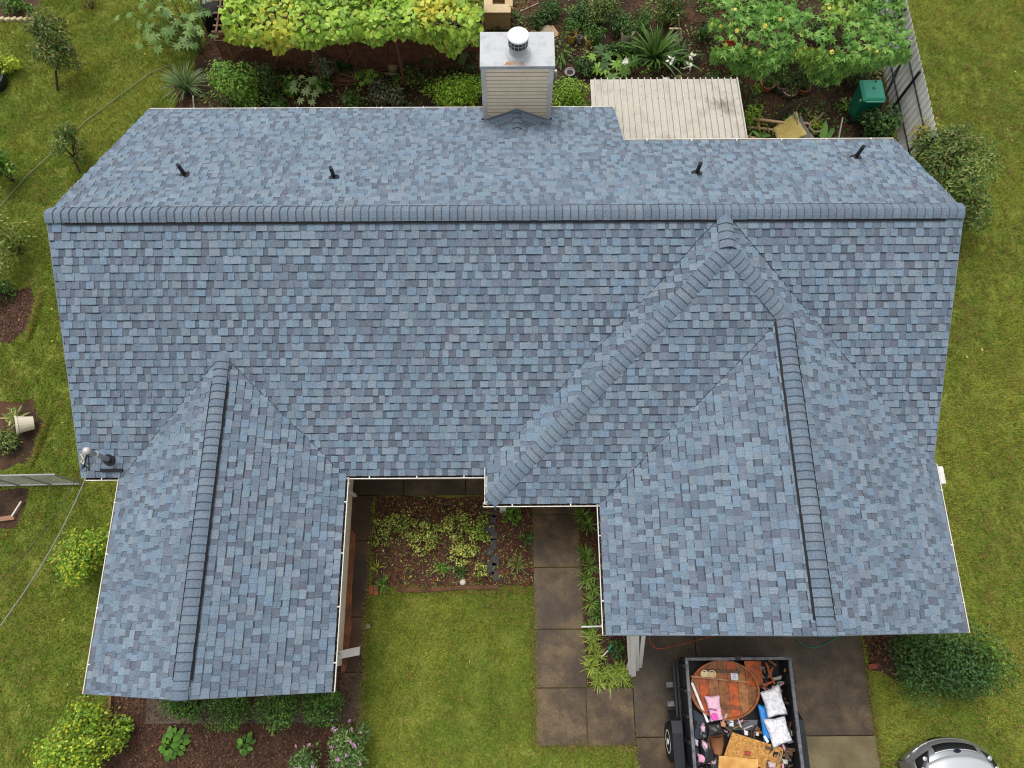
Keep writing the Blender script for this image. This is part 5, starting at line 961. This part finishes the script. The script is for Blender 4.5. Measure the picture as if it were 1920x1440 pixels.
# ================================================================ TRAILER AND ITS LOAD
tr = empty('dump_trailer', (4.42, -9.5, 0), 'black open dump trailer full of household junk on driveway', 'trailer')
TX0, TX1, TY0, TY1, TZ, TF = 3.42, 5.43, -7.64, -11.5, 1.2, .62
MB().box(((TX0+TX1)/2, (TY0+TY1)/2, TF-.03), (TX1-TX0, TY0-TY1, .06)).build('bed_floor', M_BLACK, tr, use_col=False)
for x in (TX0, TX1): MB().box((x, (TY0+TY1)/2, (TZ+TF)/2-.05), (.035, TY0-TY1, TZ-TF+.02)).build('side_wall', M_BLACK, tr, use_col=False)
for y in (TY0, TY1): MB().box(((TX0+TX1)/2, y, (TZ+TF)/2-.03), (TX1-TX0-.04, .035, TZ-TF)).build('end_wall', M_BLACK, tr, use_col=False)
for a, b in (((TX0, TY0-.0), (TX0, TY1)), ((TX1, TY0), (TX1, TY1))): MB().bar((*a, TZ), (*b, TZ), .06, .05).build('top_rail', M_GREYEDGE, tr, use_col=False, bevel=.006)
MB().bar((TX0-.03, TY0+.01, TZ+.01), (TX1+.03, TY0+.01, TZ+.01), .055, .05).build('top_rail', M_GREYEDGE, tr, use_col=False, bevel=.006)
for k in range(9):
    y = TY0-.12-k*.45
    for x, s_ in ((TX0, -1), (TX1, 1)): MB().box((x+s_*.04, y, .88), (.05, .06, .56)).build('stake', M_BLACK, tr, use_col=False)
for k in (0, 1):
    for s_ in (-1, 1):
        x = TX0-.2 if s_ < 0 else TX1+.2; y = -9.2-k*.88; ax = Matrix.Rotation(math.pi/2, 3, 'Y')
        wh = MB().lathe((x, y, .37), [(.2, -.1), (.33, -.105), (.365, -.08), (.375, 0), (.365, .08), (.33, .105), (.2, .1)], 28, M=ax).build('wheel', M_RUBBER, tr, use_col=False, smooth=True)
        MB().lathe((x+s_*.085, y, .37), [(.22, -.02), (.225, .015), (.2, .02), (.17, .0), (.06, .004), (.055, .03), (.03, .035)], 24, M=ax if s_ > 0 else Matrix.Rotation(-math.pi/2, 3, 'Y'), col=S(226, 226, 222)).build('rim', M_GLOSS, wh)
        for j in range(5):
            a = j*2*math.pi/5; MB().lathe((x+s_*.092, y+.1*math.cos(a), .37+.1*math.sin(a)), [(.012, 0), (.012, .012)], 6, M=ax, col=S(60, 60, 60)).build('lug_nut', M_ATTR, wh)
for s_ in (-1, 1):
    x = TX0-.19 if s_ < 0 else TX1+.19
    f = MB()
    for (y0, z0), (y1, z1) in zip([(-8.62, .45), (-8.78, .74), (-9.0, .8), (-10.3, .8), (-10.5, .74), (-10.66, .45)], [(-8.78, .74), (-9.0, .8), (-10.3, .8), (-10.5, .74), (-10.66, .45)]): f.bar((x, y0, z0), (x, y1, z1), .2, .012, up=(0, 0, 1))
    fd = f.build('fender', pmat('tread_plate%d' % s_, S(44, 46, 50), rough=.45, metal=.4, fine=.4, fs=55), tr, use_col=False)
for y in (-8.15, -8.5): MB().box((TX0-.13, y, .45), (.3, .1, .04)).build('side_step', M_GREYEDGE, tr, use_col=False)
for x in (TX0-.07, TX0-.14): MB().bar((x, -7.7, .6), (x, -11.4, .6), .04, .1).build('frame_rail', M_BLACK, tr, use_col=False)
for x in (3.7, 5.1): MB().bar((x, -7.7, .5), (x, -11.4, .5), .08, .14).build('chassis_beam', M_BLACK, tr, use_col=False)
for y, x in ((-8.3, TX1+.05), (-9.4, TX1+.05), (-9.0, TX1+.05)): MB().box((x, y, 1.1), (.04, .05, .08)).build('latch', M_BLACK, tr, use_col=False)
MB().box((4.42, TY0+.02, TZ+.03), (.1, .08, .05)).build('gate_latch', M_BLACK, tr, use_col=False)
# round wooden tabletop, face down
WO = [S(196, 96, 36), S(150, 92, 44), S(206, 110, 44), S(186, 84, 30), S(120, 84, 48), S(160, 104, 54)]
M_PLK = pmat('table_wood', attr=True, rough=.4, fine=.4, fs=14, spec=.45, col2=S(92, 54, 28), ns=5, contrast=(.45, .75))
tb = empty('round_tabletop', g(1358, 1292, .8), 'round orange-brown plank tabletop lying face down in trailer', 'tabletop'); tcn = g(1357, 1293, .95); Rt = .66; z0 = .93
ed = np.linspace(-Rt, Rt, 8)
for k in range(7):
    a, b = ed[k]+.003, ed[k+1]-.003; pts = []
    xs_ = np.linspace(a, b, 6); top = [(x, math.sqrt(max(0, Rt**2-x*x))*.8) for x in xs_]; poly = top+[(x, -y) for x, y in reversed(top)]
    MB().prism([(tcn[0]+x, tcn[1]+y) for x, y in poly], z0, z0+.025+.002*(k % 2), col=WO[(k*2+1) % 6]).build('plank', M_PLK, tb)
ri = MB(); nn = 40
V = []
for k in range(nn):
    a = 2*math.pi*k/nn
    for rr_, zz in ((Rt*.97, z0-.02), (Rt*1.03, z0-.02), (Rt*1.03, z0+.1), (Rt*.97, z0+.1)): V.append((tcn[0]+rr_*math.cos(a), tcn[1]+rr_*.8*math.sin(a), zz))
ri.add(V, [(4*k+j, 4*((k+1) % nn)+j, 4*((k+1) % nn)+(j+1) % 4, 4*k+(j+1) % 4) for k in range(nn) for j in range(4)], S(150, 86, 40)).build('rim', M_PLK, tb)
MB().bar(g(1318, 1257, 1.0), g(1388, 1260, 1.0), .05, .04, col=S(90, 56, 34)).build('batten', M_PLK, tb); MB().bar(g(1352, 1324, 1.0), g(1391, 1328, 1.0), .05, .04, col=S(120, 70, 36)).build('batten', M_PLK, tb)
tag(MB().bar(g(1295, 1268, 1.06), g(1401, 1279, 1.06), .03, .03, col=S(170, 120, 80)).build('wooden_stick', M_PLK), 'long thin wooden slat lying across the round tabletop', 'slat')
fc = empty('foam_tray', g(1327, 1264, 1.0), 'open pale foam food tray on the round tabletop', 'tray')
for px, c_ in ((1320, S(232, 220, 176)), (1334, S(222, 198, 150))): q = g(px, 1264, .99); MB().lathe((q[0], q[1], .985), [(.06, 0), (.075, .05), (.08, .055), (.065, .05), (.055, .015)], 12, col=c_).build('half', M_ATTR, fc)
q = g(1377, 1268, .97); lb = tag(MB().box((q[0], q[1], .967), (.14, .15, .004), .05, col=S(226, 226, 236)).build('paper_label', M_ATTR), 'square white paper label on the round tabletop', 'paper')
for k in range(3): MB().box((q[0], q[1]+.03-.03*k, .9705), (.07, .01, .001), .05, col=S(150, 160, 200)).build('print_line', M_ATTR, lb)
# wooden chair pieces
wc = empty('wooden_chair', g(1425, 1265, .8), 'broken orange wooden chair in the upper right trailer corner', 'chair'); q = g(1415, 1262, .95)
MB().box((q[0]-.02, q[1], .95), (.36, .46, .03), .08, col=S(180, 84, 30), M=Matrix.Rotation(.2, 3, 'Y')).build('seat', M_PLK, wc, bevel=.01)
for a, b, za, zb in [((1436, 1242), (1442, 1262), 1.1, 1.0), ((1440, 1270), (1450, 1250), .95, 1.05), ((1428, 1290), (1448, 1278), .9, .95), ((1420, 1288), (1440, 1292), .85, .85), ((1440, 1262), (1452, 1282), .95, .9)]: MB().tube([g(*a, za), (g(*a, za)+g(*b, zb))/2+[0, .02, .03], g(*b, zb)], [.02, .026, .018], 8, col=S(156, 72, 30)).build('spindle', M_PLK, wc, smooth=True)
tag(MB().bar(g(1297, 1280, 1.1), g(1327, 1354, .95), .045, .03, col=S(232, 230, 232)).build('white_strip', M_ATTR), 'long white trim strip leaning along left trailer wall', 'strip')
# pillows
def pillow(name, pts, z, h, col, lab, seed, mat=M_ATTR, cat='pillow', n=14):
    a, b, c, d = [np.array(g(*q, z)) for q in pts]; r = np.random.default_rng(seed); V = []; T_ = []
    for sgn in (1, -1):
        for i in range(n+1):
            for j in range(n+1):
                u, v = i/n, j/n; q = (a*(1-u)+b*u)*(1-v)+(d*(1-u)+c*u)*v; cc_ = (a+b+c+d)/4
                e = (16*u*(1-u)*v*(1-v))**.42; pinch = 1-.1*(1-abs(2*u-1))*(abs(2*v-1) > .8)-.1*(1-abs(2*v-1))*(abs(2*u-1) > .8)
                q = cc_+(q-cc_)*pinch; V.append(q+[0, 0, sgn*h*e+(r.normal(0, .008) if 0 < i < n and 0 < j < n else 0)+sgn*.012*math.sin(9*u+seed)*math.sin(8*v)*e])
    m_ = (n+1)**2; F = [(i*(n+1)+j, (i+1)*(n+1)+j, (i+1)*(n+1)+j+1, i*(n+1)+j+1) for i in range(n) for j in range(n)]; F += [tuple(m_+q for q in reversed(f)) for f in F]
    o = mk(name, V, F, mat, None, [col]*len(V), True); tag(o, lab, cat); w_ = o.modifiers.new('weld', 'WELD'); w_.merge_threshold = .002; return o
M_PIL = pmat('pillow_fabric', attr=True, rough=.9, col2=S(206, 204, 212), ns=14, contrast=(.45, .6), fine=.06, fs=30)
pillow('white_pillow', [(1425, 1298), (1461, 1281), (1478, 1340), (1440, 1347)], 1.02, .09, S(240, 240, 244), 'white patterned pillow, upper of the two in trailer', 1, M_PIL)['group'] = 'white pillows in the trailer'
pillow('white_pillow', [(1430, 1348), (1472, 1342), (1487, 1390), (1450, 1404)], 1.02, .09, S(240, 240, 244), 'white patterned pillow, lower of the two in trailer', 2, M_PIL)['group'] = 'white pillows in the trailer'
bc = empty('blue_bag', g(1430, 1350, .9), 'bright blue plastic bag wedged beside the white pillows', 'bag'); o = pillow('x', [(1420, 1318), (1438, 1320), (1446, 1390), (1432, 1392)], .93, .05, S(40, 130, 206), 'x', 3, M_GLOSS); o.name = 'sheet'; o.parent = bc; o.matrix_parent_inverse = wm(bc).inverted(); del o['label'], o['category']
MB().bar(g(1433, 1380, .99), g(1440, 1392, .96), .05, .01, col=S(222, 226, 234)).build('white_print', M_ATTR, bc)
pillow('pink_coat', [(1320, 1305), (1350, 1303), (1352, 1330), (1328, 1333)], 1.04, .05, S(232, 188, 206), 'pale pink childs garment lying on the round tabletop', 4, cat='garment')
bp = empty('pink_bag', g(1342, 1340, .9), 'pink and magenta patterned child bag below the garment', 'bag'); o = pillow('x', [(1328, 1328), (1352, 1326), (1357, 1350), (1332, 1354)], 1.02, .06, S(230, 176, 204), 'x', 5); o.name = 'pouch'; o.parent = bp; o.matrix_parent_inverse = wm(bp).inverted(); del o['label'], o['category']
q = g(1340, 1344, 1.08); MB().lathe(q, [(.07, 0), (.06, .015), (.02, .02)], 14, col=S(220, 90, 180)).build('pocket', M_ATTR, bp); MB().tube([g(1322, 1336, 1.02), g(1330, 1329, 1.08), g(1344, 1332, 1.09)], .012, 6, col=S(150, 96, 136)).build('strap', M_ATTR, bp)
# boards and bags
def board(name, pts, z, t, mat, col, lab, cat='board'):
    P = [np.array(g(x, y, z_)) for (x, y), z_ in zip(pts, z)]; V = [q for q in P]+[q-[0, 0, t] for q in P]; return tag(mk(name, V, [(3, 2, 1, 0), (4, 5, 6, 7), (0, 1, 5, 4), (1, 2, 6, 5), (2, 3, 7, 6), (3, 0, 4, 7)], mat, None, [col]*8), lab, cat)
M_OSB = pmat('osb', S(204, 154, 84), rough=.8, col2=S(160, 110, 56), ns=22, fine=.35, fs=38, col3=S(120, 76, 40), n3=3, c3=(.6, .8))
board('osb_board', [(1373, 1373), (1469, 1403), (1462, 1450), (1357, 1418)], [.98, .95, .9, .95], .02, M_OSB, (1, 1, 1), 'stained tan particle board lying slanted in the trailer')
board('plywood_board', [(1348, 1417), (1422, 1424), (1420, 1475), (1346, 1470)], [1.0, .98, .98, 1.0], .025, pmat('ply', S(222, 176, 104), rough=.7, col2=S(190, 136, 70), ns=5, fine=.12, fs=20), (1, 1, 1), 'pale plywood offcut at the bottom edge of the picture')
board('grey_board', [(1364, 1350), (1420, 1350), (1420, 1369), (1362, 1369)], [.85, .86, .8, .8], .02, M_ATTR, S(108, 114, 120), 'flat grey panel below the round tabletop', 'panel')
board('grey_sheet', [(1300, 1330), (1330, 1350), (1330, 1420), (1305, 1430)], [.8, .85, .8, .75], .02, M_ATTR, S(58, 68, 78), 'dark blue-grey sheet along the left trailer wall', 'sheet')
q0, q1 = g(1342, 1378, .95), g(1346, 1412, .85); tag(MB().tube([q0, (q0+q1)/2, q1], [.14, .13, .08], 14, col=S(140, 92, 60)).build('brown_tub', M_ATTR, smooth=True), 'brown rolled carton lying left of the particle board', 'carton')
pillow('black_bag', [(1322, 1355), (1350, 1352), (1362, 1376), (1326, 1386)], .92, .1, S(38, 36, 38), 'black rubbish bag below the pink bag', 6, M_GLOSS, 'bag')['group'] = 'black rubbish bags'
pillow('black_bag', [(1308, 1385), (1330, 1380), (1345, 1430), (1312, 1440)], .88, .12, S(30, 30, 34), 'black rubbish bag with pink scraps by trailer wall', 7, M_GLOSS, 'bag')['group'] = 'black rubbish bags'
pillow('black_bag', [(1330, 1420), (1346, 1410), (1350, 1450), (1325, 1460)], .9, .1, S(40, 40, 44), 'dark grey rubbish bag left of the plywood offcut', 8, M_GLOSS, 'bag')['group'] = 'black rubbish bags'
for i, (px, py, sx, sy, c_, lab) in enumerate([(1322, 1398, 14, 22, S(226, 178, 200), 'pink torn cloth scrap on the black bag, upper'), (1316, 1422, 18, 20, S(220, 164, 190), 'pink torn cloth scrap on the black bag, lower'), (1318, 1366, 10, 16, S(214, 180, 196), 'pink scrap beside the foot of the white strip'), (1306, 1392, 8, 16, S(200, 190, 204), 'pale scrap against the left trailer wall'), (1371, 1355, 12, 18, S(222, 226, 226), 'crumpled white tissue below the round tabletop'), (1356, 1358, 12, 12, S(196, 140, 110), 'brown crumpled wrapper by the pink bag'), (1399, 1374, 9, 12, S(230, 222, 230), 'small white paper scrap left of the pillows'), (1420, 1376, 7, 9, S(222, 210, 200), 'tiny cream paper scrap near the lower pillow'), (1448, 1434, 18, 14, S(200, 176, 176), 'pinkish debris on the particle board corner'), (1472, 1428, 14, 12, S(190, 186, 176), 'pale crumpled debris by the right trailer wall'), (1402, 1412, 12, 10, S(176, 70, 62), 'red stain-like crumpled scrap on the particle board')]):
    z_ = 1.02 if i in (10, 8) else .96; pillow('scrap', [(px-sx/2, py-sy/2), (px+sx/2, py-sy*.3), (px+sx*.4, py+sy/2), (px-sx*.4, py+sy*.4)], z_, .03 if i != 10 else .008, c_, lab, 30+i, cat='scrap', n=5)['group'] = 'scraps in the trailer load'
r2 = random.Random(21); dm = MB(); DC = [S(60, 54, 50), S(96, 72, 54), S(150, 112, 76), S(40, 40, 44), S(186, 178, 170), S(196, 150, 170), S(120, 122, 126), S(80, 62, 48)]
for i in range(230):
    px, py = r2.choice([(r2.uniform(1302, 1345), r2.uniform(1350, 1440)), (r2.uniform(1350, 1425), r2.uniform(1345, 1380)), (r2.uniform(1440, 1490), r2.uniform(1395, 1440)), (r2.uniform(1405, 1480), r2.uniform(1240, 1300)), (r2.uniform(1460, 1490), r2.uniform(1300, 1420))])
    q = g(px, py, r2.uniform(.72, .98)); M_ = Matrix.Rotation(r2.uniform(0, 3.1), 3, 'Z') @ Matrix.Rotation(r2.uniform(-.7, .7), 3, 'X') @ Matrix.Rotation(r2.uniform(-.7, .7), 3, 'Y'); l = r2.uniform(.03, .22); dm.box(q, (l, r2.uniform(.012, .06), r2.uniform(.004, .03)), M=M_, col=r2.choice(DC))
tag(dm.build('debris', M_ATTR), 'small splinters, scraps and crumbs among the trailer load', 'debris', kind='stuff')
tag(MB().box((4.42, -10.6, .78), (1.8, 1.4, .28), col=S(46, 44, 46)).build('rubbish_layer', M_ATTR, bevel=.05), 'dark layer of rubbish at the bottom of trailer', 'rubbish')
# ================================================================ CAR (front part in view)
car = empty('silver_car', (9.0, -11.3, 0), 'silver car parked on lawn, its front at the bottom edge', 'car')
M_SIL = pmat('silver_paint', S(150, 152, 156), rough=.32, metal=.55, spec=.5, coat=.6); M_GLASSD = pmat('dark_glass', S(20, 24, 28), rough=.08, spec=.6); M_CHR = pmat('chrome', S(225, 225, 228), rough=.12, metal=.9); M_HOOD = pmat('hood_paint', S(188, 190, 194), rough=.35, metal=.35, spec=.5, coat=.7)
ccx = g(1792, 1395, .75)[0]; cy_ = g(1786, 1383, .5)[1]
PR = [(.10, .16), (.02, .30), (.0, .46), (.03, .58), (.10, .68), (.18, .745), (.45, .83), (.8, .90), (1.15, .96), (1.3, .98), (1.75, 1.25), (2.05, 1.40), (2.5, 1.46), (3.1, 1.43), (3.7, 1.2), (4.1, 1.08), (4.42, 1.0), (4.5, .75), (4.48, .3)]
def cs(a, k):
    "surface point: a across (-1..1), k along the profile"
    i = min(int(k), len(PR)-2); t = k-i; d = PR[i][0]*(1-t)+PR[i+1][0]*t; z = PR[i][1]*(1-t)+PR[i+1][1]*t; aa = abs(a)
    hw = .90 if d < 3.9 else .88; cab = max(0, min(1, (z-1.0)/.4)); hw -= .22*cab
    bow = .42*aa**2.3*max(0, 1-d/1.6)+ (.2*aa**2.4 if d > 4 else 0)*-1; zz = z-(.10*aa**3.5+.03*aa*aa)*(1 if z > .5 else .2)
    return Vector((ccx+a*hw*(1-.04*aa**6*(z > .6)), cy_-d-bow, zz))
def patch(name, a0, a1, k0, k1, mat, off=0, na=10, nk=6, parent=car, taper=None, smooth=True):
    V = []; n2 = nk+1
    for i in range(na+1):
        for j in range(n2):
            t = j/nk; k = k0+(k1-k0)*t; lo, hi = (a0, a1) if taper is None else (a0+taper[0]*t, a1+taper[1]*t); a = lo+(hi-lo)*i/na; q = cs(a, k)
            e = .01; nrm = -(cs(a+e, k)-cs(a-e, k)).cross(cs(a, min(k+e, 17.9))-cs(a, max(0, k-e))); nrm.normalize(); V.append(q+nrm*off)
    F = [(i*n2+j, (i+1)*n2+j, (i+1)*n2+j+1, i*n2+j+1) for i in range(na) for j in range(nk)]
    o = mk(name, V, F, mat, parent, None, smooth); s_ = o.modifiers.new('thick', 'SOLIDIFY'); s_.thickness = .004 if off else .012; s_.offset = 1; return o
body = patch('body', -1, 1, 0, 18, M_SIL, 0, 28, 60)
for s_ in (-1, 1):                                   # flanks
    V = []; ks = np.linspace(0, 18, 49)
    for k in ks: q = cs(s_, k); V += [q, Vector((ccx+s_*.9, q.y, .22))]
    F = [(2*i, 2*i+1, 2*i+3, 2*i+2) for i in range(48)]; mk('flank', V, F, M_SIL, car, None, True)
patch('hood', -.72, .72, 5.35, 8.9, M_HOOD, .012, 20, 14); patch('bumper_lip', -.86, .86, 2.1, 2.5, M_CHR, .006, 24, 2)
patch('grille', -.46, .46, 3.55, 4.75, M_VENT, .006, 16, 4); patch('grille_trim', -.5, .5, 4.78, 5.0, M_CHR, .012, 16, 2); patch('lower_grille', -.4, .4, 1.2, 1.9, M_VENT, .006, 14, 3)
for s_ in (-1, 1):
    a0, a1 = (.56, .86) if s_ > 0 else (-.86, -.56); hl = patch('headlight', a0, a1, 4.0, 6.3, M_GLASSD, .008, 8, 6, taper=(.12*(s_ > 0), .06*(s_ > 0)) if s_ > 0 else (-.06, -.12))
    for aa, kk in ((.70, 4.9), (.8, 5.5)): q = cs(s_*aa, kk); MB().lathe(q, [(.05, 0), (.045, .03), (.02, .035)], 12).build('lamp', M_CHR, hl, use_col=False, smooth=True)
    patch('fender_line', (.90 if s_ > 0 else -.93), (.93 if s_ > 0 else -.90), 2.6, 8, M_CHR, .006, 2, 20)
    for k in (.9, 3.55):
        wh = MB().lathe((ccx+s_*.82, cy_-k, .33), [(.2, -.1), (.31, -.1), (.33, -.06), (.33, .06), (.31, .1), (.2, .1)], 24, M=Matrix.Rotation(math.pi/2, 3, 'Y')).build('wheel', M_RUBBER, car, use_col=False, smooth=True); MB().lathe((ccx+s_*.9, cy_-k, .33), [(.21, -.02), (.2, .02), (.05, .02)], 16, M=Matrix.Rotation(math.pi/2*s_, 3, 'Y')).build('rim', M_STEEL, wh, use_col=False)
q = cs(.0, 5.05); MB().lathe(q+Vector((0, .0, .012)), [(.075, 0), (.07, .008), (.06, .012)], 20, M=Matrix.Diagonal((1, .5, 1))).build('emblem', pmat('emblem', S(22, 26, 44), rough=.2), car, use_col=False)
patch('windshield', -.88, .88, 9.2, 10.95, M_GLASSD, .006, 14, 6); patch('rear_window', -.8, .8, 13.2, 13.95, M_GLASSD, .006, 12, 5)
